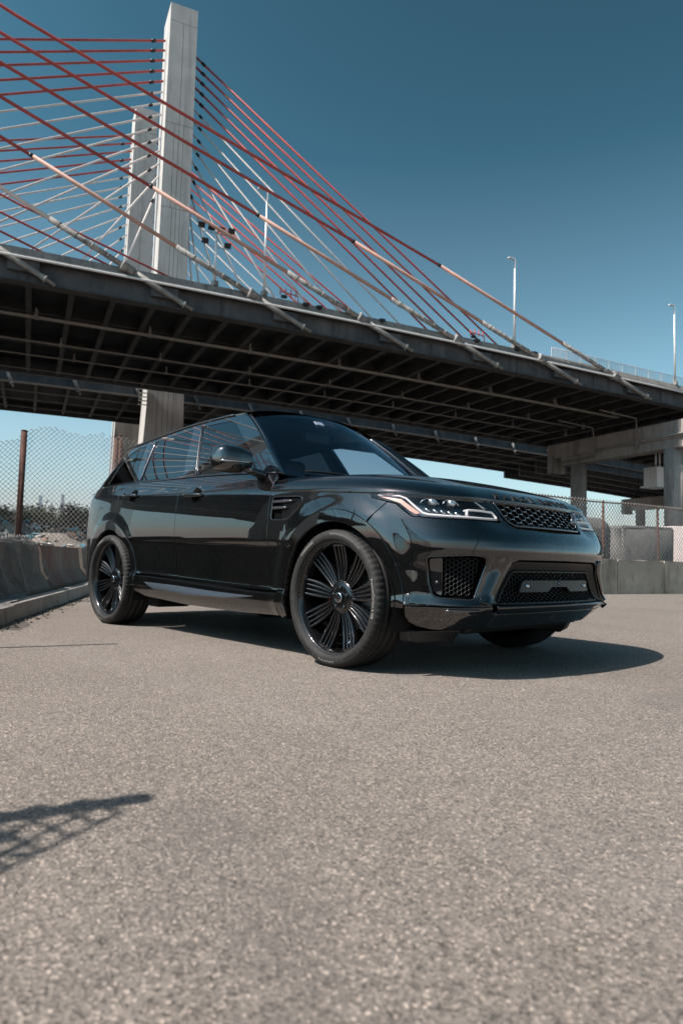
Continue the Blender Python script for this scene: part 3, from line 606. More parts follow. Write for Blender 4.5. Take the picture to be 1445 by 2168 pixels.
# ---------------------------------------------------------------- across the creek: scrap yard, trees, towers
def far_at(px, dist): d = FW+RT*(px-722.5)/1445; d = d/np.hypot(d[0], d[1]); q = CAM+d*dist; return np.array([q[0], q[1], 0])
cols = [((.62, .57, .54), 'scrap_pale'), ((.19, .165, .145), 'scrap_brown'), ((.10, .24, .29), 'scrap_teal'), ((.30, .17, .12), 'scrap_rust'), ((.03, .032, .035), 'scrap_dark')]
for c, nme in cols: simple(nme, c, .8, 0, .3, .3, 1.)
for j, (px, dist, wd, ht) in enumerate(((-60, 62, 6, 3.4), (15, 60, 6.5, 3.5), (70, 66, 6, 3.1), (115, 58, 6, 2.9), (165, 62, 6.5, 2.9), (215, 66, 6, 3.0))):
    c = far_at(px, dist); root = empty('scrap_heap', tuple(c), 0, ['scrap heap left of the frame across the creek', 'pale scrap heap at the left edge across the creek', 'scrap heap just right of the brown fence post', 'scrap heap with blue sheets above the barrier gap', 'scrap heap seen above the red barrier', 'scrap heap hidden behind the car'][j], 'scrap heap', 'scrap heaps across the creek')
    for k, (cc, nme) in enumerate(cols):
        mb = MB()
        for i in range(170):
            th = rnd.uniform(0, 6.28); rr = wd*.75*math.sqrt(rnd.random()); zz = ht*max(0, 1-(rr/(wd*.8))**2)*rnd.uniform(.35, 1.02)
            ax = np.array(Matrix.Rotation(rnd.uniform(0, 3), 3, 'Z') @ Matrix.Rotation(rnd.gauss(0, .5), 3, 'X')); s_ = rnd.uniform(.08, .33)
            mb.box((rr*math.cos(th), rr*math.sin(th), zz), (s_*rnd.uniform(.8, 3), s_*rnd.uniform(.5, 1.5), s_*rnd.uniform(.2, .8)), ax)
        o = mb.build('scrap', M[nme], root, fix=False); o['kind'] = 'stuff'
    mb = MB(); mb.lathe([(wd*.8, 0), (wd*.6, ht*.4), (wd*.3, ht*.75), (0, ht*.85)], (0, 0, 0), (0, 0, 1), 14); mb.build('mound', M['scrap_brown'], root)
simple('bark', (.06, .05, .04), .9, 0, .2, .3, 4)
def tree(px, dist, h, wd, label, mat='leaves', n=4200):
    c = far_at(px, dist); o = empty('tree', tuple(c), rnd.uniform(0, 6), label, 'tree', 'trees across the creek')
    mb = MB(); mb.tube([(0, 0, 0), (.1, 0, h*.35), (0, .1, h*.7)], [.22, .16, .06], 8)
    for k in range(6): th = k*1.05; mb.tube([(0, 0, h*.3+.1*k), (wd*.3*math.cos(th), wd*.3*math.sin(th), h*.62)], [.09, .03], 5)
    mb.build('trunk', M['bark'], o); mb = MB(); cl = [(rnd.gauss(0, wd*.22), rnd.gauss(0, wd*.22), rnd.uniform(.12, .86)*h, rnd.uniform(.16, .27)*wd) for _ in range(22)]
    for i in range(n):
        x, y, z, r = rnd.choice(cl); d = np.array([rnd.gauss(0, 1) for _ in range(3)]); d /= np.linalg.norm(d); q = np.array([x, y, z])+d*r*rnd.uniform(.3, 1.05)*np.array([1, 1, .8]); s_ = rnd.uniform(.09, .20)
        ux = np.array([rnd.gauss(0, 1) for _ in range(3)]); ux /= np.linalg.norm(ux); uy = np.cross(ux, d+.3); uy /= np.linalg.norm(uy)+1e-6
        mb.add([q-ux*s_, q-uy*s_*.6, q+ux*s_, q+uy*s_*.6], [(0, 1, 2, 3)])
    mb.build('crown', M[mat], o, fix=False)
for px, dist, h, wd, lb in ((-30, 90, 6.6, 8, 'dark tree across the creek left of the frame'), (14, 88, 6.4, 7.5, 'dark tree at the left edge behind the scrap heap'), (45, 94, 7.2, 7.5, 'dark tree directly behind the brown fence post'), (78, 90, 6.4, 7, 'dark tree below the left-hand glass tower'), (108, 96, 6.2, 7.5, 'dark tree below the thin spire'), (138, 90, 5.9, 7, 'dark tree below the right-hand tower'), (166, 80, 6.6, 5.5, 'taller dark tree just left of the car'), (194, 88, 6.0, 7, 'dark tree half hidden by the rear corner of the car'), (235, 90, 6.2, 8, 'dark tree behind the car')):
    tree(px, dist, h, wd, lb)
simple('hazed_glass', (.40, .46, .52), .35, 0, .5, .08, .02); simple('hazed_stone', (.34, .35, .39), .6, 0, .4, .08, .02)  # distance haze is put into these pale bluish tower colours
def skyscraper(px, dist, ytop, wpx, label, mat, spire=False):
    c = far_at(px, dist); d = FW+RT*(px-722.5)/1445-UP*(ytop-1084)/1445; h = CAM[2]+d[2]/np.hypot(d[0], d[1])*dist; wd = wpx/1445*dist
    o = empty('skyscraper', tuple(c), ryaw+.4, label, 'skyscraper', 'towers on the skyline'); mb = MB(); mb.box((0, 0, h*.43), (wd, wd, h*.86)); mb.box((0, 0, h*.93), (wd*.72, wd*.72, h*.139)); mb.build('shaft', M[mat], o)
    for k in range(14): mb = MB(); mb.box((0, 0, h*(.06+.055*k)), (wd*1.02, wd*1.02, h*.012)); mb.build('floor_band', M['hazed_stone'], o)
    if spire: mb = MB(); mb.tube([(0, 0, h*.99), (0, 0, h*1.12)], [wd*.1, wd*.02], 6); mb.build('spire', M['hazed_stone'], o)
skyscraper(85, 2600, 1049, 9, 'haze-tinted glass tower on the skyline left of the thin spire', 'hazed_glass')
skyscraper(109, 2900, 1064, 3.5, 'thin spire on the skyline between two towers', 'hazed_stone', True)
skyscraper(132, 2500, 1047, 8, 'haze-tinted grey tower on the skyline nearest the car', 'hazed_stone')
# expansion-joint tar line and weeds at the kerb
tl = MB(); A_ = np.array([-6.5, -.15, .004]); B_ = np.array([-4.2, 1.4, .004]); dd = (B_-A_)/np.linalg.norm(B_-A_); nn = np.array([-dd[1], dd[0], 0])*.012
tl.add([A_-nn, B_-nn, B_+nn, A_+nn], [(0, 1, 2, 3)]); tag(tl.build('joint_line', M['tar']), 'thin dark joint line in the asphalt left of the rear wheel', 'joint', kind='structure')
gm = MB()
for i in range(420):
    a_ = rnd.choice([rnd.uniform(3.4, 7.2), rnd.uniform(-1, 7)]); b_ = rnd.uniform(.17, .32); c = K(a_, b_, .1); h_ = rnd.uniform(.03, .16); l_ = np.array([rnd.gauss(0, .05), rnd.gauss(0, .05), h_]); s_ = np.array([KD[0], KD[1], 0])*.004
    gm.add([c-s_, c+s_, c+l_], [(0, 1, 2)])
tag(gm.build('dry_weeds', M['dry_weed'], fix=False), 'thin dry weeds along the foot of the left barrier', 'weeds', kind='stuff')
gm = MB()
for i in range(500):
    a_ = rnd.uniform(-2, 9); b_ = -abs(rnd.gauss(0, .10)); c = K(a_, b_-.005, 0); s_ = rnd.uniform(.004, .014)
    gm.box(c+np.array([0, 0, s_*.3]), (s_*2, s_*1.4, s_), np.array(Matrix.Rotation(rnd.uniform(0, 3), 3, 'Z')))
tag(gm.build('gravel', M['dirt'], fix=False), 'loose grit swept against the left kerb', 'gravel', kind='stuff')

# ================================================================ CAR: body surface
def cspline(t,y):
    t=np.asarray(t,float);y=np.asarray(y,float);n=len(t);h=np.diff(t);A=np.eye(n);b=np.zeros(n)
    for i in range(1,n-1):
        A[i,i-1]=h[i-1];A[i,i]=2*(h[i-1]+h[i]);A[i,i+1]=h[i];b[i]=6*((y[i+1]-y[i])/h[i]-(y[i]-y[i-1])/h[i-1])
    m=np.linalg.solve(A,b)
    def f(x):
        x=np.asarray(x,float);i=np.clip(np.searchsorted(t,x)-1,0,n-2);d=x-t[i];H=h[i]
        return y[i]+d*((y[i+1]-y[i])/H-H*(2*m[i]+m[i+1])/6)+d*d*m[i]/2+d**3*(m[i+1]-m[i])/(6*H)
    return f
def pchip(t,y):
    """y may be (n,) or (n,k): returns f(x)"""
    t=np.asarray(t,float);y=np.asarray(y,float);h=np.diff(t);dl=np.diff(y)/h
    m=np.zeros_like(y);m[0]=dl[0];m[-1]=dl[-1]
    for i in range(1,len(t)-1):
        if dl[i-1]*dl[i]>0:
            w1=2*h[i]+h[i-1];w2=h[i]+2*h[i-1];m[i]=(w1+w2)/(w1/dl[i-1]+w2/dl[i])
    def f(x):
        x=np.clip(np.asarray(x,float),t[0],t[-1]);i=np.clip(np.searchsorted(t,x)-1,0,len(t)-2);H=h[i];u=(x-t[i])/H
        return y[i]*(1+2*u)*(1-u)**2+m[i]*H*u*(1-u)**2+y[i+1]*u*u*(3-2*u)+m[i+1]*H*u*u*(u-1)
    return f
# plan outline, right side as positive half-width, from rear centre to front centre
PL=[(-3.955,0),(-3.95,.25),(-3.925,.48),(-3.87,.66),(-3.77,.795),(-3.60,.885),(-3.35,.94),(-3.05,.966),(-2.7,.974),(-2.2,.970),(-1.6,.968),(-1.0,.968),(-.5,.971),(-.15,.976),(.15,.973),(.38,.947),(.54,.898),(.67,.82),(.765,.705),(.825,.56),(.862,.38),(.880,.19),(.885,0)]
PL=np.array(PL)
_t=np.concatenate([[0],np.cumsum(np.hypot(*np.diff(PL,axis=0).T))])
_tt=np.linspace(0,_t[-1],4001)
_X=cspline(_t,PL[:,0])(_tt);_Y=cspline(_t,PL[:,1])(_tt)
_S=np.concatenate([[0],np.cumsum(np.hypot(np.diff(_X),np.diff(_Y)))])
_S-=np.interp(0,_X,_S)
SEND=_S[-1];SBEG=_S[0]
_nx=np.gradient(_Y,_S);_ny=-np.gradient(_X,_S)   # outward normal, (dY,-dX) with y = +halfwidth
_l=np.hypot(_nx,_ny);_nx/=-_l;_ny/=-_l
_k=np.ones(41)/41
for _a in (_nx,_ny):
    _p=np.pad(_a,20,mode='edge');_a[:]=np.convolve(_p,_k,'valid')
WL=[.20,.25,.29,.34,.3865,.401,.45,.56,.62,.68,.72,.78,.85,.93,.98,1.03,1.08,1.17,1.22]
ST={ # station s : offsets in mm
 'rc': [-160,-70,-40,-20,-10,-10,-8,-4,-2,0,0,-4,-10,-20,-28,-40,-60,-90,-110],
 'rq': [-120,-60,-30,-12,-10,-12,-14,-11,-9,-5,-1,-1,-4,-10,-15,-23,-46,-98,-128],
 'dr': [-105,-42,-16,-5,-8,-27,-33,-29,-24,-15,-1,-1.2,-4.2,-10,-15.5,-23,-43,-86,-114],
 'fe': [-105,-42,-18,-8,-9,-20,-24,-20,-15,-9,-2,-2,-4,-11,-17,-25,-46,-88,-116],
 'ff': [-120,-75,-46,-20,-6,-10,-12,-10,-7,-4,-2,-1,-3,-14,-24,-38,-60,-100,-120],
 'fc': [-200,-135,-88,-32,8,-4,-16,-17,-8,-1,-2,-14,-38,-72,-95,-120,-140,-180,-200],
 'ct': [-210,-145,-98,-40,12,2,-18,-24,-11,-1,-8,-32,-85,-128,-150,-170,-190,-220,-240]}
SS=[SBEG,-3.15,-2.5,-.75,-.25,.30,.80,1.15,SEND]
SN=['rc','rq','dr','dr','fe','ff','fc','ct','ct']
_F=[pchip(WL,np.array(ST[n])/1000) for n in SN]
zc=pchip([-4.5,-3.4,-2.59,-1.57,-.6,.29,.8,2],[1.125,1.118,1.09,1.055,1.026,.969,.945,.945])
zf=pchip([-4.5,-2.4,-.65,0,2],[.735,.728,.697,.69,.69])
zs=pchip([-4.5,-2.38,-.64,.3,2],[.455,.44,.388,.385,.385])
def wz(s,z):
    s=np.asarray(s,float);z=np.asarray(z,float)
    a,b,c=zs(s),zf(s),zc(s)
    n=np.stack([np.full_like(a,.2),a,b,c,c+.14,c+.3]);w=np.array([.2,.39,.70,1.03,1.17,1.33])
    out=np.zeros_like(z)
    for i in range(5):
        u=(z-n[i])/(n[i+1]-n[i]); m=(z>=n[i]) if i else np.ones_like(z,bool)
        out=np.where(m,w[i]+u*(w[i+1]-w[i]),out)
    return out
def doff(s,z):
    w=wz(s,z);V=np.stack([f(w) for f in _F]);s=np.asarray(s,float)
    i=np.clip(np.searchsorted(SS,s)-1,0,len(SS)-2);S=np.array(SS)
    u=np.clip((s-S[i])/(S[i+1]-S[i]),0,1);u=u*u*(3-2*u);k=np.arange(V.shape[1]) if V.ndim>1 else 0
    if V.ndim==1:return V[i]*(1-u)+V[i+1]*u
    return V[i,k]*(1-u)+V[i+1,k]*u
def flare(x,z):
    o=0
    for cx in (0,-2.923):
        r=np.hypot(x-cx,(z-.385)*1.0);o=o+.013*np.clip((.60-r)/.10,0,1)**2*(3-2*np.clip((.60-r)/.10,0,1))
    return o
def body(s,z,off=0.):
    """right side point: y negative"""
    s=np.atleast_1d(np.asarray(s,float));z=np.atleast_1d(np.asarray(z,float));s,z=np.broadcast_arrays(s,z);s=s.ravel();z=z.ravel()
    x=np.interp(s,_S,_X);y=np.interp(s,_S,_Y);nx=np.interp(s,_S,_nx);ny=np.interp(s,_S,_ny)
    d=doff(s,z)+off+flare(x,z)*np.clip((np.abs(ny)-.75)/.15,0,1)
    return np.stack([x+nx*d,-(y+ny*d),z],-1)
def bodyn(s,z,e=1e-3):
    a=body(s+e,z)-body(s-e,z);b=body(s,z+e)-body(s,z-e);n=np.cross(a,b);n/=np.linalg.norm(n,axis=1)[:,None];return n
# greenhouse side surface y(x,z)
gb=pchip([-3.9,-3.3,-2.6,-1.6,-.6,0],[.785,.856,.878,.884,.884,.876])     # half-width at belt z=1.17
gt=pchip([-3.9,-3.3,-2.6,-1.6,-.6,0],[.60,.645,.672,.682,.675,.66])     # half-width at z=1.68
def green(x,z,off=0.):
    x=np.atleast_1d(np.asarray(x,float));z=np.atleast_1d(np.asarray(z,float));x,z=np.broadcast_arrays(x,z)
    u=(z-1.17)/.51;y=gb(x)+(gt(x)-gb(x))*(u*.80+.20*np.sign(u)*u*u)+off*.9
    return np.stack([x,-y,z+off*.35],-1)
def normals(f, a, b, e=8e-4):
    A = f(a+e, b)-f(a-e, b); B = f(a, b+e)-f(a, b-e); n = np.cross(A, B); return n/(np.linalg.norm(n, axis=1)[:, None]+1e-12)
def inside(P, poly):
    P = np.asarray(P); x, y = P[:, 0], P[:, 1]; c = np.zeros(len(P), bool); n = len(poly); j = n-1
    for i in range(n):
        xi, yi = poly[i]; xj, yj = poly[j]
        m = ((yi > y) != (yj > y)) & (x < (xj-xi)*(y-yi)/(yj-yi+1e-15)+xi); c ^= m; j = i
    return c
def area(p): p = np.asarray(p); return .5*np.sum(p[:, 0]*np.roll(p[:, 1], -1)-np.roll(p[:, 0], -1)*p[:, 1])
def resample(poly, st):
    out = []; n = len(poly)
    for i in range(n):
        a = np.array(poly[i], float); b = np.array(poly[(i+1) % n], float); k = max(1, int(np.ceil(np.linalg.norm(b-a)/st)))
        for t in range(k): out.append(a+(b-a)*t/k)
    return np.array(out)
def rounded(poly, r, k=4):
    """round the corners of a polygon"""
    out = []; n = len(poly); P = [np.array(q, float) for q in poly]
    for i in range(n):
        a, b, c = P[i-1], P[i], P[(i+1) % n]; la, lc = np.linalg.norm(a-b), np.linalg.norm(c-b); q = min(r, la*.45, lc*.45)
        p0 = b+(a-b)/la*q; p2 = b+(c-b)/lc*q
        for t in np.linspace(0, 1, k+1): out.append((1-t)**2*p0+2*t*(1-t)*b+t*t*p2)
    return out
def shrink(P, g):
    """move a ccw loop inwards by g"""
    n = len(P); d = np.roll(P, -1, 0)-P; d /= np.linalg.norm(d, axis=1)[:, None]+1e-12; nrm = np.stack([-d[:, 1], d[:, 0]], 1); m = nrm+np.roll(nrm, 1, 0); l = np.maximum(np.sum(m*nrm, 1), .5)
    return P+m/l[:, None]*g
def panel(name, poly, f, mat, parent, holes=(), gap=.0035, st=.022, gs=(.035, .018), depth=.014, mirror=False, both=True, rim=True, off=0., flip=False):
    """a trimmed piece of a surface f(a, b) with folded edges; exact surface normals keep its reflections clean"""
    poly = resample(poly, st); poly = poly if area(poly) > 0 else poly[::-1]; loops = [shrink(poly, gap)]
    for h in holes:
        h = resample(h, st); h = h if area(h) < 0 else h[::-1]; loops.append(shrink(h, gap))
    lo, hi = loops[0].min(0), loops[0].max(0)
    ga = np.arange(lo[0]+gs[0]/2, hi[0], gs[0]); gb_ = np.arange(lo[1]+gs[1]/2, hi[1], gs[1]); Gp = np.stack(np.meshgrid(ga, gb_), -1).reshape(-1, 2)
    def ok(P):
        m = inside(P, loops[0])
        for h in loops[1:]: m &= ~inside(P, h)
        return m
    Gp = Gp[ok(Gp)] if len(Gp) else Gp
    B_ = np.concatenate(loops)
    if len(Gp): Gp = Gp[np.sqrt(((Gp[:, None, 0]-B_[None, :, 0])/1.2)**2+(Gp[:, None, 1]-B_[None, :, 1])**2).min(1) > min(gs)*.45]
    pts = np.concatenate([B_, Gp]) if len(Gp) else B_
    E = []; b0 = 0
    for L in loops: E += [(b0+i, b0+(i+1) % len(L)) for i in range(len(L))]; b0 += len(L)
    res = delaunay_2d_cdt([Vector(q) for q in pts], E, [], 0, 1e-7); V2 = np.array([tuple(q) for q in res[0]]); T = [t for t in res[2]]
    cen = np.array([V2[list(t)].mean(0) for t in T]); keep = ok(cen); T = [tuple(t) for t, k in zip(T, keep) if k]
    P3 = f(V2[:, 0], V2[:, 1]); Nn = normals(f, V2[:, 0], V2[:, 1])
    if off: P3 = P3+Nn*off
    V = [tuple(q) for q in P3]; NN = [tuple(q) for q in Nn]; F = list(T)
    if rim:
        # boundary edges of the triangulation, oriented
        cnt = {}
        for t in T:
            for i in range(3): e = (t[i], t[(i+1) % 3]); cnt[e] = cnt.get(e, 0)+1
        be = [e for e in cnt if (e[1], e[0]) not in cnt]
        nxt = {a: b for a, b in be}; prv = {b: a for a, b in be}; idx = {}
        for v in nxt:
            if v not in prv: continue
            t = P3[nxt[v]]-P3[prv[v]]; o = np.cross(t, Nn[v]); o /= np.linalg.norm(o)+1e-12
            q1 = P3[v]+o*.0014-Nn[v]*.0016; q2 = q1-Nn[v]*depth; n1 = o+Nn[v]*.35; n1 /= np.linalg.norm(n1)
            idx[v] = len(V); V += [tuple(q1), tuple(q2)]; NN += [tuple(n1), tuple(o)]
        for a, b in be:
            if a in idx and b in idx: i, j = idx[a], idx[b]; F += [(a, i, j, b), (i, i+1, j+1, j)]
    objs = []
    for side in ((0, 1) if (mirror and both) else ((1,) if mirror else (0,))):
        VV = [(x, -y, z) for x, y, z in V] if side else V; N2 = [(x, -y, z) for x, y, z in NN] if side else NN; FF = [q[::-1] for q in F] if side else F
        if flip: FF = [q[::-1] for q in FF]; N2 = [(-x, -y, -z) for x, y, z in N2]
        me = bpy.data.meshes.new(name); me.from_pydata(VV, [], FF); me.polygons.foreach_set('use_smooth', [True]*len(me.polygons)); me.update(); me.normals_split_custom_set_from_vertices(N2)
        objs.append(link(name, me, M[mat], parent))
    return objs
def mirrored(mb, name, mat, parent, fix=True):
    """the part and its mirror twin on the left side"""
    a = mb.build(name, M[mat], parent, fix=fix); m2 = MB(); m2.v = [(x, -y, z) for x, y, z in mb.v]; m2.f = [q[::-1] for q in mb.f]; m2.sm = mb.sm
    b = m2.build(name, M[mat], parent, fix=fix); return a, b
# ---------------------------------------------------------------- car materials
def paint():
    n = N('black_paint'); v = n.coord(); vo = n.n('TexVoronoi'); vo.inputs['Scale'].default_value = 620; n.l(v, vo.inputs['Vector'])
    geo = n.n('NewGeometry'); sub = n.n('VectorMath', operation='SUBTRACT'); n.l(vo.outputs['Color'], sub.inputs[0]); sub.inputs[1].default_value = (.5, .5, .5)
    sc = n.n('VectorMath', operation='SCALE'); n.l(sub.outputs[0], sc.inputs[0]); sc.inputs['Scale'].default_value = .30
    ad = n.n('VectorMath', operation='ADD'); n.l(sc.outputs[0], ad.inputs[0]); n.l(geo.outputs['Normal'], ad.inputs[1]); nm = n.n('VectorMath', operation='NORMALIZE'); n.l(ad.outputs[0], nm.inputs[0])
    b = n.bsdf((.0085, .0068, .0066), .36, 1.0, .1, nm.outputs[0], Coat_Weight=1.0, Coat_Roughness=.010, Coat_IOR=1.85)
    n.l(geo.outputs['Normal'], b.inputs['Coat Normal']); M['black_paint'] = n.done(b)
paint()
def plain(name, col, rough, metal=0., spec=.5, **kw): n = N(name); M[name] = n.done(n.bsdf(col, rough, metal, spec, **kw))
plain('gloss_black', (.004, .004, .0045), .05, 0, .5, Coat_Weight=1., Coat_Roughness=.01, Coat_IOR=1.7)
plain('wheel_black', (.004, .004, .0045), .18, .0, .4, Coat_Weight=.6, Coat_Roughness=.04)
plain('satin_black', (.010, .010, .011), .42)
plain('matt_black', (.006, .006, .006), .8, 0, .2)
plain('void_black', (.003, .003, .003), .95, 0, .05)
plain('chrome', (.62, .62, .64), .12, 1.0)
plain('dark_chrome', (.16, .16, .17), .22, .9)
plain('drl_white', (.62, .57, .56), .25, 0, .5, Coat_Weight=.5, Emission_Color=(1, .93, .90, 1), Emission_Strength=.05)
plain('amber', (.60, .27, .20), .3, 0, .5, Coat_Weight=.8)
plain('red_lens', (.30, .012, .012), .12, 0, .5, Coat_Weight=1.)
plain('caliper_red', (.30, .012, .010), .4)
plain('disc_steel', (.20, .19, .185), .38, .9)
plain('leather', (.020, .019, .019), .55)
plain('leather_pale', (.24, .225, .21), .6)
plain('lens_glass', (.55, .58, .60), .03, .8, .8, Coat_Weight=1.)
plain('tag_white', (.75, .70, .68), .5)
def rubber():
    n = N('tyre_rubber'); v = n.coord(); c = n.mix(n.ramp(n.noise(v, 22, 6, .7), [(.35, (0,)*3), (.75, (1,)*3)]), (.008, .0078, .0075), (.024, .022, .020)); M['tyre_rubber'] = n.done(n.bsdf(c, .72, 0, .35, n.bump(n.noise(v, 160, 4), .15, .004)))
rubber()
plain('tyre_letter', (.24, .225, .21), .6)
def glass(name, tint, f0=.05, refl=(1, 1, 1)):
    """thin pane: tinted see-through mixed with a mirror by Schlick reflectance, the same from both sides"""
    n = N(name); g0 = n.n('NewGeometry'); dt = n.n('VectorMath', operation='DOT_PRODUCT'); n.l(g0.outputs['Normal'], dt.inputs[0]); n.l(g0.outputs['Incoming'], dt.inputs[1])
    k = n.math('POWER', n.math('SUBTRACT', 1.0, n.math('ABSOLUTE', dt.outputs['Value'])), 5.0); fr = n.math('ADD', n.math('MULTIPLY', k, 1-f0), f0)
    t = n.n('BsdfTransparent'); t.inputs[0].default_value = (*tint, 1); g_ = n.n('BsdfGlossy'); g_.inputs['Roughness'].default_value = .004; g_.inputs['Color'].default_value = (*refl, 1)
    mx = n.n('MixShader'); n.l(fr, mx.inputs[0]); n.l(t.outputs[0], mx.inputs[1]); n.l(g_.outputs[0], mx.inputs[2]); M[name] = n.done(mx)
glass('windscreen', (.58, .64, .74), .10, (.80, .88, 1.)); glass('side_glass', (.80, .84, .85), .12); glass('privacy_glass', (.05, .055, .06), .13); glass('lamp_glass', (.95, .96, .96), .05)

car = empty('parked_suv', (-1.5, 0, 0), 0, 'glossy black SUV with black split-spoke wheels parked on the asphalt', 'suv')
belt = pchip([-3.95, -3.32, -2.46, -1.72, -.81, -.62], [1.215, 1.222, 1.210, 1.198, 1.158, 1.143])
def arc(cx, r, a0, a1, n=30, cz=.385): return [(cx+r*math.cos(R(t)), cz+r*math.sin(R(t))) for t in np.linspace(a0, a1, n)]
FWX, RWX = .0, -2.90; RL = .500
def span(f, a, b, n=14, d=0.): return [(x, float(f(x))+d) for x in np.linspace(a, b, n)]
# ---- doors, wings, bumper, sills
fd = span(zs, -1.79, -.62, 14, .012)+[(-.62, .6), (-.62, .9)]+span(belt, -.62, -1.79, 14)+[(-1.79, .9), (-1.785, .6)]
def handle_parts(s0, s1, z0, z1, door):
    mb = MB(); P = []; ss = np.linspace(s0, s1, 15)
    for i, s_ in enumerate(ss):
        t = i/14; o = .006+.030*math.sin(math.pi*t)**.45; P.append(body(s_, z0+(z1-z0)*t, o)[0])
    mb.tube(P, [.006+.012*math.sin(math.pi*i/14)**.5 for i in range(15)], 10); h = mb.build('door_handle', M['black_paint'], door)
    m2 = MB(); cs_ = (s0+s1)/2+.03; c = body(cs_, (z0+z1)/2, .002)[0]; m2.lathe([(.0, .004), (.045, .003), (.055, 0), (.0, -.004)], c, normals(body, np.array([cs_]), np.array([(z0+z1)/2]))[0], 20); m2.build('handle_recess', M['void_black'], door)
    m3 = MB(); m3.v = [(x, -y, z) for x, y, z in mb.v]; m3.f = [q[::-1] for q in mb.f]; m3.sm = mb.sm; return m3
dF = panel('front_door', fd, body, 'black_paint', car, mirror=True)
rd = span(zs, -2.40, -1.79, 8, .012)+[(-1.785, .6), (-1.79, .9)]+span(belt, -1.79, -2.86, 14)+[(-2.82, 1.12), (-2.80, 1.07), (-2.81, .97)]+arc(RWX, RL, 81, 8, 16)
dR_ = panel('rear_door', rd, body, 'black_paint', car, mirror=True)
for s0, s1, z0, z1, dd_ in ((-1.70, -1.42, 1.060, 1.045, dF), (-2.69, -2.43, 1.106, 1.094, dR_)):
    m3 = handle_parts(s0, s1, z0, z1, dd_[0]); m3.build('door_handle', M['black_paint'], dd_[1])
vent = rounded([(-.588, .987), (-.325, .978), (-.285, .962), (-.33, .905), (-.415, .845), (-.46, .838), (-.588, .842)], .02, 3)
fen = [(-.505, .402), (-.62, .402), (-.62, .7)]+span(zc, -.62, .25, 14, -.003)+[(.272, .942), (.378, .915), (.31, .855), (.272, .818)]+arc(FWX, RL, 57, 177, 34)
panel('front_wing', fen, body, 'black_paint', car, holes=[vent], mirror=True)
panel('wing_vent', vent, lambda a, b: body(a, b, -.022), 'gloss_black', car, gap=-.004, mirror=True, rim=False)
for zz in (.955, .915):
    mb = MB(); mb.tube([body(x, zz, -.004)[0] for x in np.linspace(-.58, -.44+(zz-.915)*1.2, 8)], [.011]*5+[.010, .008, .003], 8); mirrored(mb, 'vent_fin', 'dark_chrome', car)
mb = MB(); mb.tube([body(a, b, -.001)[0] for a, b in resample(vent, .03)], .0042, 6, closed=True); mirrored(mb, 'vent_rim', 'gloss_black', car)
duct = rounded([(.612, .628), (.622, .50), (.645, .433), (.675, .418), (.872, .410), (.952, .60), (.935, .636), (.855, .641)], .022, 3)
lampo = [(.25, .966), (.272, .942), (.378, .917), (.431, .905), (.505, .852), (.528, .839), (.668, .827), (1.105, .825), (1.125, .838), (1.092, .885), (1.055, .944), (.85, .947), (.661, .951), (.431, .961)]
bump = arc(FWX, RL, -1.5, 57, 18)+[(.31, .855), (.378, .915), (.431, .902), (.505, .849), (.528, .836), (.668, .824), (1.105, .821), (1.128, .836), (1.098, .885), (1.062, .940), (1.100, .940), (1.125, .90), (1.150, .845), (1.175, .812), (1.215, .793), (SEND+.003, .784), (SEND+.003, .70), (SEND+.003, .622), (1.16, .619), (1.115, .602), (1.04, .49), (.968, .384), (.8, .379), (.6, .377)]
panel('front_bumper', bump, body, 'black_paint', car, holes=[duct], mirror=True, gs=(.028, .014))
skirt = [(.505, .371), (.8, .373), (.968, .378), (.992, .345), (1.03, .336), (1.03, .256), (.9, .247), (.75, .243), (.62, .248), (.55, .262), (.51, .285), (.497, .32)]
panel('front_skirt', skirt, body, 'black_paint', car, mirror=True, gs=(.02, .006), st=.012)
lipc = [(.996, .378), (SEND+.003, .381), (SEND+.003, .342), (1.06, .338), (1.012, .346)]
panel('splitter_lip', lipc, body, 'black_paint', car, mirror=True, gs=(.02, .005), st=.012)
under = [(1.031, .335), (1.06, .335), (SEND+.003, .339), (SEND+.003, .262), (1.3, .262), (1.031, .257)]
panel('lower_valance', under, body, 'gloss_black', car, mirror=True, gs=(.02, .007), st=.012, gap=0)
blade = [(.896, .405), (.955, .392), (1.103, .596), (1.09, .628), (.985, .632)]
def fblade(a, b): return body(a, b, .002+.016*np.cos(np.clip((a-.935-(b-.40)*.62)/.075, -1, 1)*math.pi/2)**2)
panel('intake_blade', rounded(blade, .012, 2), fblade, 'black_paint', car, mirror=True, gs=(.007, .007), st=.008, gap=0, depth=.02)
# sills
sill = [(-2.40, .31), (-2.25, .272), (-1.64, .24), (-1.0, .234), (-.50, .246)]+span(zs, -.50, -2.40, 16, -.004)
panel('sill', sill, body, 'black_paint', car, mirror=True, gs=(.03, .007), st=.014)
bl = [(-2.24, .390), (-1.754, .382), (-1.232, .364), (-.756, .356), (-1.056, .334), (-1.552, .328), (-2.048, .345)]
def fbl(a, b):
    zt = np.interp(a, [-2.24, -1.75, -1.23, -.75], [.392, .384, .366, .357]); return body(a, b, .003+.55*np.clip(zt-b, 0, .06))
panel('sill_blade', bl, fbl, 'dark_chrome', car, mirror=True, gap=0, depth=.03, gs=(.04, .008))
# arch lips
def ring(cx, r0, r1, a0, a1, n=44): return arc(cx, r1, a0, a1, n)+arc(cx, r0, a1, a0, n)
panel('arch_lip', ring(FWX, .432, RL, -3, 197), lambda a, b: body(a, b, .005), 'black_paint', car, mirror=True, gs=(.03, .03), gap=.0015, depth=.05)
panel('arch_lip', ring(RWX, .432, RL, -4, 188), lambda a, b: body(a, b, .005), 'black_paint', car, mirror=True, gs=(.03, .03), gap=.0015, depth=.05)
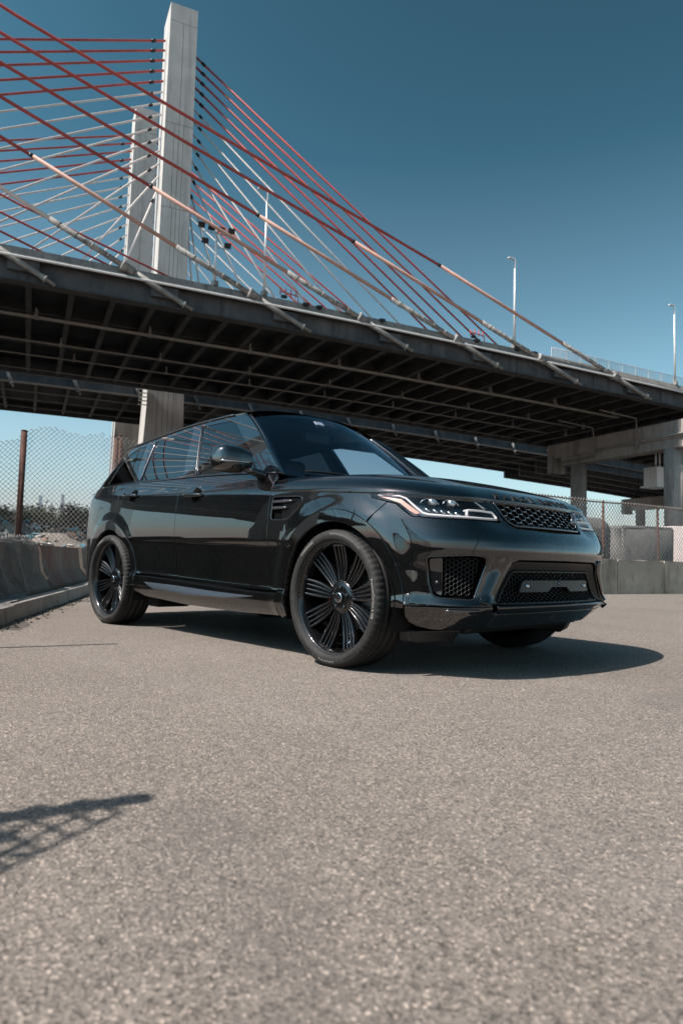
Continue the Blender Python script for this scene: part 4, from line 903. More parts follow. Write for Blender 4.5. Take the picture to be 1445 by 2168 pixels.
# quarter, rear bumper, tailgate, lamps
flap = [(-3.16+.082*math.cos(t), .945+.078*math.sin(t)) for t in np.linspace(0, 2*math.pi, 28, endpoint=False)]
qt = arc(RWX, RL, 152, 82, 20)+[(-2.81, .97), (-2.80, 1.07), (-2.82, 1.12)]+span(belt, -2.86, -3.74, 14)+[(-3.76, 1.1), (-3.76, .62)]
panel('quarter_panel', qt, body, 'black_paint', car, holes=[flap], mirror=True)
panel('fuel_flap', flap, body, 'black_paint', car, mirror=True, gap=.003)
rb = [(SBEG-.003, .27), (-3.45, .27)]+arc(RWX, RL, 187, 152, 10)+[(-3.76, .615), (SBEG-.003, .615)]
panel('rear_bumper', rb, body, 'black_paint', car, mirror=True, gs=(.05, .025))
tl_ = [(-4.10, .90), (-3.765, .90), (-3.765, 1.09), (-4.10, 1.06)]
panel('tail_lamp', tl_, body, 'red_lens', car, mirror=True)
tg = [(SBEG-.003, .622), (-3.765, .622), (-3.765, .895), (-4.103, .895), (-4.103, 1.065), (-3.765, 1.094), (-3.765, 1.214), (SBEG-.003, 1.214)]
panel('tailgate', tg, body, 'black_paint', car, mirror=True, gs=(.06, .03))
# ---- bonnet
def bonnet(s, q):
    """s along the shut line, q 0..1 from the shut line to the spine (arrays)"""
    s = np.atleast_1d(np.asarray(s, float)); q = np.atleast_1d(np.asarray(q, float)); s, q = np.broadcast_arrays(s, q); zB = zc(s); Bp = body(s, zB+.0015)
    f = np.clip((s+.62)/(SEND+.62), 0, 1); Sx = np.stack([-.60+.95*f**1.25, np.zeros_like(f)], -1)
    xy = Bp[:, :2]+(Sx-Bp[:, :2])*q[:, None]; d = np.linalg.norm(xy-Bp[:, :2], axis=1); x, y = xy.T; ay = np.abs(y)
    T = TZ(x)-.040*(ay/.85)**2.6; t_ = np.clip((ay-.50)/.12, 0, 1); T = T+.016*(1-t_*t_*(3-2*t_))*np.clip((.62-x)/.3, 0, 1)
    g_ = np.clip(d/(.17-.04*np.clip((s-.4)/.5, 0, 1)), 0, 1); g2 = (1-(1-g_)**2.1)**.52
    return np.stack([x, y, zB+(T-zB)*g2], -1)
TZ = pchip([-.75, -.5, -.25, 0, .25, .42, .55, .66, .8], [1.163, 1.158, 1.146, 1.126, 1.097, 1.068, 1.038, 1.008, .97])
SB_ = np.concatenate([np.linspace(-.62, .3, 40), np.linspace(.33, SEND, 62)]); QB = np.concatenate([[0, .002, .006, .012, .02, .03, .042, .055, .07, .088, .108], np.linspace(.13, 1, 44)])
Gh = np.array([bonnet(np.full(len(QB), s), QB) for s in SB_])
rim0 = np.array([bonnet(s, 0)[0]-np.array([0, 0, .018])-np.array([*(body(s, .9)[0]-body(s, .9, -.012)[0])[:2], 0])*.6 for s in SB_])
Gh = np.concatenate([rim0[:, None], Gh], 1)
mb = MB(); mb.grid(Gh); Gm = Gh.copy(); Gm[..., 1] *= -1; mb.grid(Gm, flip=True)
me = mb.mesh('bonnet'); bm = bmesh.new(); bm.from_mesh(me); bmesh.ops.remove_doubles(bm, verts=bm.verts, dist=2e-5); bmesh.ops.recalc_face_normals(bm, faces=bm.faces); bm.to_mesh(me); bm.free()
hood = link('bonnet', me, M['black_paint'], car)
# lettering on the bonnet edge
def text_geo(txt, size, extrude=.002, spacing=1.0):
    cu = bpy.data.curves.new('t', 'FONT'); cu.body = txt; cu.size = size; cu.extrude = extrude; cu.space_character = spacing; cu.align_x = 'CENTER'; ob = bpy.data.objects.new('t', cu); COL.objects.link(ob); bpy.context.view_layer.update()
    me = bpy.data.meshes.new_from_object(ob.evaluated_get(bpy.context.evaluated_depsgraph_get())); V = [tuple(v.co) for v in me.vertices]; F = [tuple(p.vertices) for p in me.polygons]
    bpy.data.objects.remove(ob); bpy.data.curves.remove(cu); bpy.data.meshes.remove(me); return V, F
sF = lambda y: float(np.interp(-abs(y), -_Y[_S > .3][::1], _S[_S > .3])) if abs(y) > 1e-4 else SEND
V, F = text_geo('RANGE ROVER', .050, .0022, 1.55); xs_ = [q[0] for q in V]; wid = max(xs_)-min(xs_)
qz = np.linspace(0, .35, 60)
_ec = {}
def on_edge(y, h):
    s = sF(y); k = round(s, 4)
    if k not in _ec: Q_ = bonnet(np.full(60, s), qz); al = body(s, .93)[0]-body(s-.01, .93)[0]; _ec[k] = (Q_, al/np.linalg.norm(al))
    Q_, al = _ec[k]; P = np.array([np.interp(.955+h, Q_[:, 2], Q_[:, c]) for c in range(3)]); P1 = np.array([np.interp(.957+h, Q_[:, 2], Q_[:, c]) for c in range(3)]); t = P1-P; t /= np.linalg.norm(t); n = np.cross(al, t); n /= np.linalg.norm(n)
    if n[2] < 0: n = -n
    if y > 0: P = P*np.array([1, -1, 1]); n = n*np.array([1, -1, 1])
    return P, n
mb = MB(); VV = []
for x, y, z in V: P, n = on_edge(x/wid*.86, y*.95); VV.append(P+n*(.0035+z))
par = list(range(len(VV)))
def fnd(i):
    while par[i] != i: par[i] = par[par[i]]; i = par[i]
    return i
for q in F:
    for i in q[1:]: par[fnd(i)] = fnd(q[0])
groups = {}
for q in F: groups.setdefault(fnd(q[0]), []).append(q)
for gq in groups.values():                                             # one raised letter each
    ids = sorted({i for q in gq for i in q}); mp = {i: k for k, i in enumerate(ids)}; mb = MB(); mb.add([VV[i] for i in ids], [tuple(mp[i] for i in q) for q in gq]); mb.build('letter', M['satin_black'], hood)
# ---- grilles: trapezoid-wave lattice rows clipped to an outline
def lattice(poly, f, pa, pb, r, b0=None, n=6, amp=.5, mir=True, flat=.30):
    mb = MB(); poly = [tuple(q) for q in poly]; lo = np.min(poly, 0); hi = np.max(poly, 0); rows = int((hi[1]-lo[1])/pb)+2
    wave = [(0, 1), (flat, 1), (.5, -1), (.5+flat, -1)]
    for j in range(-1, rows+1):
        b = (lo[1] if b0 is None else b0)+j*pb; ph = .5*(j % 2); P = []
        for k in range(-2, int((hi[0]-lo[0])/pa)+3):
            for (u0, v0), (u1, v1) in zip(wave, wave[1:]+[(1, 1)]):
                for t in (0, .5): P.append((lo[0]+(k+ph+u0+(u1-u0)*t)*pa, b+amp*pb*(v0+(v1-v0)*t)))
        P = np.array(P); m = inside(P, poly); i = 0
        while i < len(P):
            if m[i]:
                k = i
                while k < len(P) and m[k]: k += 1
                if k-i > 2: Q = f(P[i:k, 0], P[i:k, 1]); mb.tube(list(Q), r, n, cap=True, smooth=True)
                i = k
            else: i += 1
    return mb
def fullbody(a, b, off=0.):
    """body surface across the whole front: a beyond SEND is the left half"""
    a = np.atleast_1d(np.asarray(a, float)); b = np.atleast_1d(np.asarray(b, float)); a, b = np.broadcast_arrays(a, b); l = a > SEND; P = body(np.where(l, 2*SEND-a, a), b, off); P[l, 1] *= -1; return P
def mir_poly(half): return list(half)+[(2*SEND-a, b) for a, b in half[::-1]]
ug = mir_poly([(SEND, .800), (1.225, .806), (1.185, .826), (1.158, .868), (1.130, .938), (SEND, .938)][:5])
ug = [(1.225, .806), (1.185, .826), (1.158, .868), (1.125, .936)]; ug = ug[::-1]+[(2*SEND-a, b) for a, b in ug]; ug = [(a, b) for a, b in ug]
bk = panel('grille', ug, lambda a, b: fullbody(a, b, -.055), 'void_black', car, gap=-.012, rim=False, gs=(.05, .03))[0]
mb = MB(); mb.tube(list(fullbody(*np.array(resample(ug, .03)).T, -.003)), .0065, 8, closed=True); mb.build('grille_frame', M['gloss_black'], bk)
lattice(ug, lambda a, b: fullbody(a, b, -.016), .105, .0172, .0036, b0=.803, flat=.30).build('grille_mesh', M['gloss_black'], bk, fix=False)
for j in range(0, 8):
    for k in range(10):
        a_ = min(q[0] for q in ug)+(k+.5*(j % 2)+.15)*.105-.012; b_ = .803+(j+.5)*.0172
        if inside([(a_, b_)], shrink(np.array(resample(ug, .03))[::1] if area(ug) > 0 else np.array(resample(ug, .03))[::-1], .012))[0]:
            P = fullbody(a_, b_, -.009)[0]; P2 = fullbody(a_+.024, b_, -.009)[0]; mb = MB(); mb.tube([P, P2], .0030, 6); mb.build('grille_chip', M['chrome'], bk)
c = fullbody(2.0, .868, -.004)[0]; nb = fullbody(2.0, .868, .02)[0]-c; mb = MB(); mb.lathe([(0, .010), (.032, .008), (.040, .003), (.041, -.008)], c, nb, 28)
eb = mb.build('badge', M['dark_chrome'], bk); ledge = None
lh = [(SEND, .616), (1.16, .613), (1.118, .597), (1.042, .487), (.972, .386), (SEND, .386)]
lo_ = [(1.16, .613), (1.118, .597), (1.042, .487), (.972, .386)]; lo_ = lo_+[(2*SEND-a, b) for a, b in lo_[::-1]]
lm = [(1.185, .560), (1.155, .552), (1.135, .53), (1.03, .392)]; lm = lm+[(2*SEND-a, b) for a, b in lm[::-1]]
lb_ = panel('lower_grille', lo_, lambda a, b: fullbody(a, b, -.085), 'void_black', car, gap=-.006, rim=False, gs=(.05, .03))[0]
# sloping surround between the outer opening and the mesh frame
def loft(name, A, offA, B, offB, mat, parent, n=90):
    def rs(p): P = np.array(resample(p, .004)); i = np.linspace(0, len(P)-1, n).astype(int); return P[i]
    a = rs(A); b = rs(B); mb = MB(); G = []
    for t in np.linspace(0, 1, 4): q = a*(1-t)+b*t; G.append(fullbody(q[:, 0], q[:, 1], offA*(1-t)+offB*t))
    G = np.array(G); G = np.concatenate([G, G[:, :1]], 1); mb.grid(G, smooth=False); return mb.build(name, M[mat], parent)
loft('grille_surround', lo_, -.012, lm, -.045, 'satin_black', lb_)
mb = MB(); mb.tube(list(fullbody(*np.array(resample(lm, .02)).T, -.036)), .0058, 8, closed=True); mb.build('grille_frame', M['satin_black'], lb_)
lattice(lm, lambda a, b: fullbody(a, b, -.045), .050, .0118, .0020, flat=.33).build('grille_mesh', M['satin_black'], lb_, fix=False)
pl = [(1.195, .452), (1.222, .506), (1.25, .513), (SEND, .513), (2*SEND-1.25, .513), (2*SEND-1.222, .511), (2*SEND-1.215, .452), (SEND+.125, .452), (SEND+.08, .479), (SEND-.08, .479), (SEND-.125, .452)]
pn = panel('plate_bracket', pl, lambda a, b: fullbody(a, b, -.012), 'satin_black', lb_, gap=0, gs=(.05, .02), depth=.012)[0]
for a_ in (1.262, 2*SEND-1.262):
    c = fullbody(a_, .484, -.011)[0]; mb = MB(); mb.lathe([(0, .007), (.006, .007), (.011, .003), (.012, -.002)], c, (1, 0, 0), 14); mb.build('screw', M['chrome'], pn)
c = fullbody(SEND, .498, -.010)[0]; mb = MB(); mb.lathe([(0, .006), (.009, .004), (.011, -.002)], c, (1, 0, 0), 14); mb.build('sensor', M['dark_chrome'], pn)
# side intakes
dm = [(.700, .628), (.905, .626), (.926, .606), (.866, .432), (.70, .428)]
for m_ in (0, 1):
    sg = (lambda P: P) if not m_ else (lambda P: P*np.array([1, -1, 1]))
    f_ = lambda o: (lambda a, b: sg(body(a, b, o)))
    so_ = panel('side_intake', duct, f_(-.062), 'void_black', car, gap=-.008, rim=False, gs=(.04, .03), flip=bool(m_))[0]
    L = lattice(dm, f_(-.034), .046, .0118, .0019, flat=.33); L.build('intake_mesh', M['satin_black'], so_, fix=False)
    panel('intake_panel', rounded([(.628, .615), (.632, .50), (.65, .45), (.697, .43), (.699, .622)], .01, 2), f_(-.022), 'gloss_black', so_, gap=0, gs=(.03, .02), flip=bool(m_))
    mb = MB(); mb.tube(list(f_(-.010)(*np.array(resample(duct, .02)).T)), .0065, 6, closed=True); mb.build('intake_rim', M['gloss_black'], so_)
    c = f_(-.02)(.672, .495)[0]; mb = MB(); mb.lathe([(0, .006), (.010, .005), (.012, -.002)], c, sg(normals(body, np.array([.672]), np.array([.495])))[0], 14); mb.build('parking_sensor', M['satin_black'], so_)
    fg = [(.70, .364), (.935, .371), (.918, .348), (.712, .346)]
    fo_ = panel('fog_lamp', fg, f_(.003), 'gloss_black', car, gap=0, gs=(.03, .01), flip=bool(m_))[0]
    mb = MB(); mb.tube(list(f_(.010)(np.linspace(.715, .90, 9), np.full(9, .357))), .0035, 6); mb.build('light_guide', M['dark_chrome'], fo_)
    if m_ == 0: c = f_(.0)(.478+.045, .425)[0]; mb = MB(); mb.lathe([(0, .001), (.008, .002), (.011, .001), (.012, -.002)], c, sg(normals(body, np.array([.523]), np.array([.425])))[0], 16); mb.build('parking_sensor', M['dark_chrome'], car)
    wz_ = [(.752, .809), (.842, .803), (.83, .782), (.765, .788)]; panel('washer_cover', wz_, f_(.0008), 'black_paint', car, gap=0, gs=(.03, .02), depth=.002, flip=bool(m_))
    # headlamp
    hl = panel('headlamp', lampo, f_(-.070), 'dark_chrome', car, gap=-.006, rim=False, gs=(.04, .02), flip=bool(m_))[0]
    mb = MB(); A = f_(-.070)(*np.array(resample(lampo, .015)).T); B2 = f_(-.001)(*np.array(resample(lampo, .015)).T); G = np.array([A, B2]); G = np.concatenate([G, G[:, :1]], 1); mb.grid(G); mb.build('lamp_wall', M['gloss_black'], hl)
    drl = [(.305, .954), (.435, .946), (.476, .932), (.530, .89), (.579, .854), (.612, .845), (.70, .840), (.853, .836), (1.0, .835), (1.095, .836), (1.102, .845), (1.082, .874), (.98, .877), (.873, .876), (.835, .870)]
    mb = MB(); Q = f_(-.0115)(*np.array(drl).T); mb.tube(list(Q), [.003, .004, .005, .0062, .0068, .0068, .0065, .0065, .0068, .007, .007, .0062, .006, .006, .005], 10); mb.build('daytime_light', M['drl_white'], hl)
    mb = MB(); mb.tube(list(f_(-.014)(np.array([.858, .850]), np.array([.872, .842]))), .008, 8); mb.build('daytime_light', M['drl_white'], hl)
    am = [(.312, .947), (.450, .928), (.565, .853), (.545, .848), (.505, .866), (.445, .908), (.384, .928)]
    panel('amber_reflector', am, f_(-.012), 'amber', hl, gap=0, rim=False, gs=(.02, .015), flip=bool(m_))
    for k, (a_, b_) in enumerate(((.610, .912), (.752, .909))):
        c = f_(-.060)(a_, b_)[0]; nrm = sg(normals(body, np.array([a_]), np.array([b_])))[0]; nrm = nrm*.5+np.array([.8, 0, 0]); nrm /= np.linalg.norm(nrm)
        mb = MB(); mb.lathe([(.027, .0), (.027, .022), (.023, .026)], c, nrm, 26); pj_ = mb.build('projector', M['dark_chrome'], hl)
        mb = MB(); mb.lathe([(.023, .022), (.021, .029), (.015, .034), (.007, .036), (.0, .0365)], c, nrm, 26); mb.build('projector_lens', M['lens_glass'], pj_)
        mb = MB(); mb.tube(list(f_(-.020)(np.linspace(a_-.055, a_+.058, 8), np.array([b_-.004, b_+.014, b_+.02, b_+.021, b_+.020, b_+.017, b_+.008, b_-.012]))), .003, 6); mb.build('lamp_bezel', M['chrome'], hl)
    for k in range(5):
        a_ = .602+.047*k; b_ = .872-.005*k; mb = MB(); mb.tube(list(f_(-.022)(np.array([a_-.016, a_+.016]), np.array([b_+.008, b_-.010]))), [.005, .007], 6); mb.build('led_element', M['chrome'], hl)
    mb = MB(); mb.tube(list(f_(-.02)(np.array([.955, .99, 1.03]), np.array([.926, .912, .888]))), [.003, .006, .008], 6); mb.build('lamp_bar', M['chrome'], hl)
    panel('lamp_cover', lampo, f_(-.001), 'lamp_glass', hl, gap=.002, rim=False, gs=(.03, .015), flip=bool(m_))
# seams of the bumper
for pts in (((.895, .783), (.885, .71), (.862, .672), (.857, .643)),):
    mb = MB(); mb.tube(list(body(*np.array(resample(list(pts)+list(pts[::-1])[1:-1], .02)).T, .0)), .0016, 5); mirrored(mb, 'bumper_seam', 'void_black', car)
# underbody guards below the bumper
for sgn in (-1, 1):
    mb = MB(); mb.hexa([(.36, sgn*.56, .165), (.54, sgn*.56, .165), (.47, sgn*.78, .172), (.36, sgn*.80, .172), (.36, sgn*.56, .24), (.60, sgn*.56, .24), (.50, sgn*.80, .24), (.37, sgn*.82, .24)]); mb.build('air_deflector', M['satin_black'], car, bev=.01)
mb = MB(); mb.hexa([(-.1, -.6, .20), (.60, -.52, .222), (.60, .52, .222), (-.1, .6, .20), (-.1, -.6, .30), (.66, -.52, .265), (.66, .52, .265), (-.1, .6, .30)]); mb.build('skid_plate', M['satin_black'], car, bev=.008)

# ---- glasshouse
Af = [(-.60, 1.155), (-.735, 1.262), (-.879, 1.376), (-1.03, 1.489), (-1.181, 1.594), (-1.26, 1.64), (-1.334, 1.664)]
roofl = pchip([-3.75, -3.4, -2.93, -2.43, -1.98, -1.56, -1.334], [1.50, 1.565, 1.612, 1.650, 1.674, 1.676, 1.664])
go = [(x, float(belt(x))+.006) for x in np.linspace(-3.43, -.62, 24)]+Af+span(roofl, -1.40, -2.98, 18)+[(-3.12, 1.575), (-3.25, 1.50), (-3.34, 1.40), (-3.40, 1.31)]
wF = rounded([(-.842, 1.182), (-.885, 1.235), (-1.374, 1.596), (-1.465, 1.634), (-1.872, 1.644), (-1.648, 1.214)], .02, 3)
wR = rounded([(-1.862, 1.216), (-2.015, 1.633), (-2.06, 1.634), (-2.615, 1.60), (-2.595, 1.236)], .02, 3)
wQ = rounded([(-2.735, 1.250), (-2.80, 1.585), (-2.93, 1.578), (-3.085, 1.532), (-3.215, 1.43), (-3.315, 1.252)], .025, 3)
gh = panel('window_surround', go, green, 'gloss_black', car, holes=[wF, wR, wQ], mirror=True, gap=0, gs=(.05, .04), depth=.03)
for m_ in (0, 1):
    sg = (lambda P: P) if not m_ else (lambda P: P*np.array([1, -1, 1]))
    for nm_, pw, mt in (('front_window', wF, 'side_glass'), ('rear_window', wR, 'privacy_glass'), ('quarter_window', wQ, 'privacy_glass')):
        panel(nm_, pw, lambda a, b: sg(green(a, b, -.005)), mt, car, gap=-.002, rim=False, gs=(.05, .04), flip=bool(m_))
    mb = MB(); P = sg(green(np.linspace(-.63, -3.42, 40), belt(np.linspace(-.63, -3.42, 40))+.006, .004)); mb.tube(list(P), .0065, 6); mb.build('belt_trim', M['gloss_black'], car)
    for pa_, pb_ in (((-1.665, 1.215), (-1.885, 1.640)), ((-2.60, 1.24), (-2.625, 1.60))):  # added chrome strips stand in for the sun's glint on the pillar edges
        mb = MB(); mb.tube(list(sg(green(np.linspace(pa_[0], pb_[0], 9), np.linspace(pa_[1], pb_[1], 9), .002))), .006, 6); mb.build('pillar_glint', M['dark_chrome'], car)
# windscreen, roof, pillars
ws_b = lambda t: np.array([-.60-.135*abs(t)**2.2, .79*t, 1.135+.03*abs(t)**2])
ws_t = lambda t: np.array([-1.255-.085*abs(t)**2.2, .622*t, 1.737-.062*abs(t)**2.2])
def ws(t, v): A, B = ws_b(t), ws_t(t); P = A*(1-v)+B*v; b_ = .045*4*v*(1-v)*.5; return P+np.array([.62, 0, .78])*b_
tt = np.linspace(-1, 1, 41); vv = np.linspace(0, 1, 21)
mb = MB(); mb.grid([[ws(t, v) for v in vv] for t in tt]); wso = mb.build('windscreen', M['windscreen'], car)
frit = MB(); ws2 = lambda t, v: ws(t, v)-np.array([.62, 0, .78])*.004
for (t0, t1, v0, v1) in ((-1, 1, 0, .07), (-1, 1, .945, 1), (-1, -.955, .07, .945), (.955, 1, .07, .945)): frit.grid([[ws2(t, v) for v in np.linspace(v0, v1, 12)] for t in np.linspace(t0, t1, 24)])
frit.build('screen_border', M['gloss_black'], wso)
for sgn in (-1, 1):   # A pillar
    A_ = np.array(Af); g0 = green(A_[:, 0], A_[:, 1]); v_ = np.linspace(0, 1, 7); w0 = np.array([ws(-1, v) for v in v_]); mid = (g0+w0)/2+np.array([.022, -.020, .016]); G = []
    for u_ in np.linspace(0, 1, 9): G.append((1-u_)**2*g0+2*u_*(1-u_)*mid+u_*u_*w0)
    G = np.array(G); G[..., 1] *= -sgn if sgn > 0 else 1; mb = MB(); mb.grid(G); mb.build('windscreen_pillar', M['black_paint'], car)
    mb = MB(); e = np.array([ws(-1, v)+np.array([.004, -.004, .004]) for v in np.linspace(0, 1, 16)]); e[:, 1] *= -sgn if sgn > 0 else 1; mb.tube(list(e), .006, 6); mb.build('screen_trim', M['dark_chrome'], car)
zr = pchip([-3.8, -3.3, -2.8, -2.2, -1.7, -1.24], [1.615, 1.690, 1.742, 1.772, 1.768, 1.739]); G = []
for t in np.linspace(-1, 1, 49):
    row = []
    for k in np.linspace(0, 1, 40):
        x0 = -1.255-.085*abs(t)**2.2; x = x0+(-3.74+.10*abs(t)**3-x0)*k; yg = -green(x, float(roofl(x)))[0][1]*(1-.30*np.clip((-2.95-x)/.8, 0, 1)**1.3); ze = float(roofl(x)); q = 1-abs(t)
        row.append((x, yg*t, ze+(float(zr(x))-ze)*(1-(1-min(q/.9, 1))**2.2)**.62))
    G.append(row)
G = np.array(G)
mb = MB(); mb.grid(G); rf = mb.build('roof', M['black_paint'], car)
for sgn in (-1, 1): mb = MB(); xs_ = np.linspace(-1.45, -3.3, 24); e = green(xs_, roofl(xs_)+.004, .004); e[:, 1] *= -sgn if sgn > 0 else 1; mb.tube(list(e), .009, 8); mb.build('roof_rail', M['gloss_black'], rf)
# rear glass and spoiler
mb = MB(); rg = lambda t, v: np.array([-3.735-.16*v+.30*abs(t)**3*(1-.35*v), (.44+.25*v)*t, (1.60-.06*abs(t)**2)*(1-v)+1.215*v]); mb.grid([[rg(t, v) for v in np.linspace(0, 1, 12)] for t in np.linspace(-1, 1, 25)]); mb.build('rear_glass', M['privacy_glass'], car)
for sgn in (-1, 1):
    xs_ = np.array([(-2.98, 1.61), (-3.12, 1.575), (-3.25, 1.50), (-3.34, 1.40), (-3.40, 1.31), (-3.43, 1.226)]); a_ = green(xs_[:, 0], xs_[:, 1]); b_ = np.array([rg(-1, v) for v in (0, .1, .3, .5, .75, 1)]); G = np.array([a_*(1-u_)+b_*u_+np.array([-.05, -.03, .0])*4*u_*(1-u_) for u_ in np.linspace(0, 1, 8)]); G[..., 1] *= -sgn if sgn > 0 else 1
    mb = MB(); mb.grid(G); mb.build('rear_pillar', M['black_paint'], car)
mb = MB(); mb.hexa([(-3.90, -.40, 1.585), (-3.70, -.43, 1.585), (-3.70, .43, 1.585), (-3.90, .40, 1.585), (-3.90, -.40, 1.600), (-3.68, -.43, 1.622), (-3.68, .43, 1.622), (-3.90, .40, 1.600)]); mb.build('spoiler', M['black_paint'], car, bev=.01)
mb = MB(); mb.grid([[(x, y*(.9 if x < -3.6 else 1), 1.205) for y in np.linspace(-.80, .80, 5)] for x in (-3.93, -3.45)]); mb.build('parcel_edge', M['matt_black'], car)
mb = MB(); mb.grid([[np.array([-.585-.15*abs(t)**2.2-dx, .86*t, 1.128-dz]) for dx, dz in ((-.07, 0), (.0, .012), (.05, .02))] for t in np.linspace(-1, 1, 21)]); mb.build('cowl', M['matt_black'], car)
for y0, y1 in ((-.62, -.05), (.05, .60)): mb = MB(); mb.tube([ws((y0+(y1-y0)*t)/.8, .045+.02*math.sin(3*t))+np.array([.012, 0, .016]) for t in np.linspace(0, 1, 10)], .008, 6); mb.build('wiper', M['matt_black'], car)
# ---- door mirrors
for sgn in (-1, 1):
    G = []; 
    for i, t in enumerate(np.linspace(0, 1, 15)):
        y = -(.955+.235*t); rnd_ = (1-(max(0, t-.55)/.45)**3.2)**.45 if t < 1 else .12; k_ = min(1, .78+.8*t) ; hz = .098*rnd_*k_; dx = .105*rnd_*min(1, .75+.6*t); cz = 1.232+.012*t; cx = -.90-.055*t; row = []
        for a_ in np.linspace(0, 2*math.pi, 28, endpoint=False):
            c_, s_ = math.cos(a_), math.sin(a_); ex = np.sign(c_)*abs(c_)**.75; ez = np.sign(s_)*abs(s_)**.62
            row.append((cx+dx*(ex if ex > 0 else ex*.45), y*-sgn if sgn > 0 else y, cz+hz*ez*(1 if ez > 0 else .86)))
        G.append(row)
    G = np.array(G); G = np.concatenate([G, G[:, :1]], 1); mb = MB(); mb.grid(G); b0 = len(mb.v); mb.add([tuple(q) for q in G[-1, :-1]], [tuple(range(28))]); mb.add([tuple(q) for q in G[0, :-1]], [tuple(range(28))])
    mo = mb.build('door_mirror', M['gloss_black'], car)
    mb = MB(); P = [(-.785-.05*t+.0*t, (1 if sgn > 0 else -1)*(1.0+.165*t), 1.222+.008*t) for t in np.linspace(0, 1, 10)]; P = [(G[int(2+11*t), 0 if False else 27][0]+.004, (1 if sgn > 0 else -1)*abs(G[int(2+11*t), 0][1]), 1.222) for t in np.linspace(0, 1, 12)]; mb.tube(P, [.004]+[.0075]*10+[.004], 6); mb.build('indicator_strip', M['chrome'], mo)
    mb = MB(); y_ = (1 if sgn > 0 else -1); mb.hexa([(-.72, y_*.90, 1.13), (-.86, y_*.90, 1.135), (-.86, y_*1.01, 1.165), (-.76, y_*1.0, 1.165), (-.74, y_*.89, 1.17), (-.86, y_*.89, 1.175), (-.86, y_*1.01, 1.19), (-.78, y_*1.0, 1.19)]); mb.build('mirror_arm', M['gloss_black'], mo, bev=.012)
    mb = MB(); q = green(np.array([-.66, -.83, -.80]), np.array([1.165, 1.172, 1.27]), .006); q[:, 1] *= -sgn if sgn > 0 else 1; q2 = q+np.array([0, y_*-.02, 0]); mb.add(list(q)+list(q2), [(0, 1, 2), (3, 5, 4), (0, 3, 4, 1), (1, 4, 5, 2), (2, 5, 3, 0)]); mb.build('mirror_base', M['gloss_black'], mo)
# ---- inner shell, wheel wells, underbody
def shell(s0, s1, z0, z1, off=-.020, nz=14):
    for sgn in (0, 1):
        G = np.array([body(np.full(nz, s_), np.linspace(z0, z1, nz), off) for s_ in np.linspace(s0, s1, max(3, int((s1-s0)/.06)))]); G[..., 1] *= -1 if sgn else 1; mb = MB(); mb.grid(G); mb.build('inner_shell', M['void_black'], car)
shell(-2.40, -.51, .27, 1.10); shell(SBEG, -3.42, .32, 1.15); shell(.50, SEND, .64, .80, -.03); shell(-.60, .45, .90, .96, -.03); shell(-3.4, -2.4, .90, 1.1)
for cx in (FWX, RWX):
    for sgn in (-1, 1):
        mb = MB(); G = np.array([[(cx+.455*math.cos(R(t)), sgn*y, .385+.455*math.sin(R(t))) for y in (.50, .75, .945)] for t in np.linspace(-20, 200, 30)]); mb.grid(G); mb.add([(cx+.455*math.cos(R(t)), sgn*.50, .385+.455*math.sin(R(t))) for t in np.linspace(-20, 200, 30)], [tuple(range(30))]); mb.build('wheel_liner', M['matt_black'], car)
mb = MB(); mb.box((-1.45, 0, .31), (1.98, 1.66, .10)); mb.box((-1.45, 0, .27), (4.0, .92, .12)); mb.box((.50, 0, .50), (.4, .9, .5)); mb.box((-3.6, 0, .45), (.5, 1.2, .3)); mb.build('underbody', M['matt_black'], car)
for y_ in (-.70, .70): mb = MB(); mb.box((-2.30, y_, .235), (.18, .30, .10)); mb.build('mud_flap', M['matt_black'], car, bev=.02)
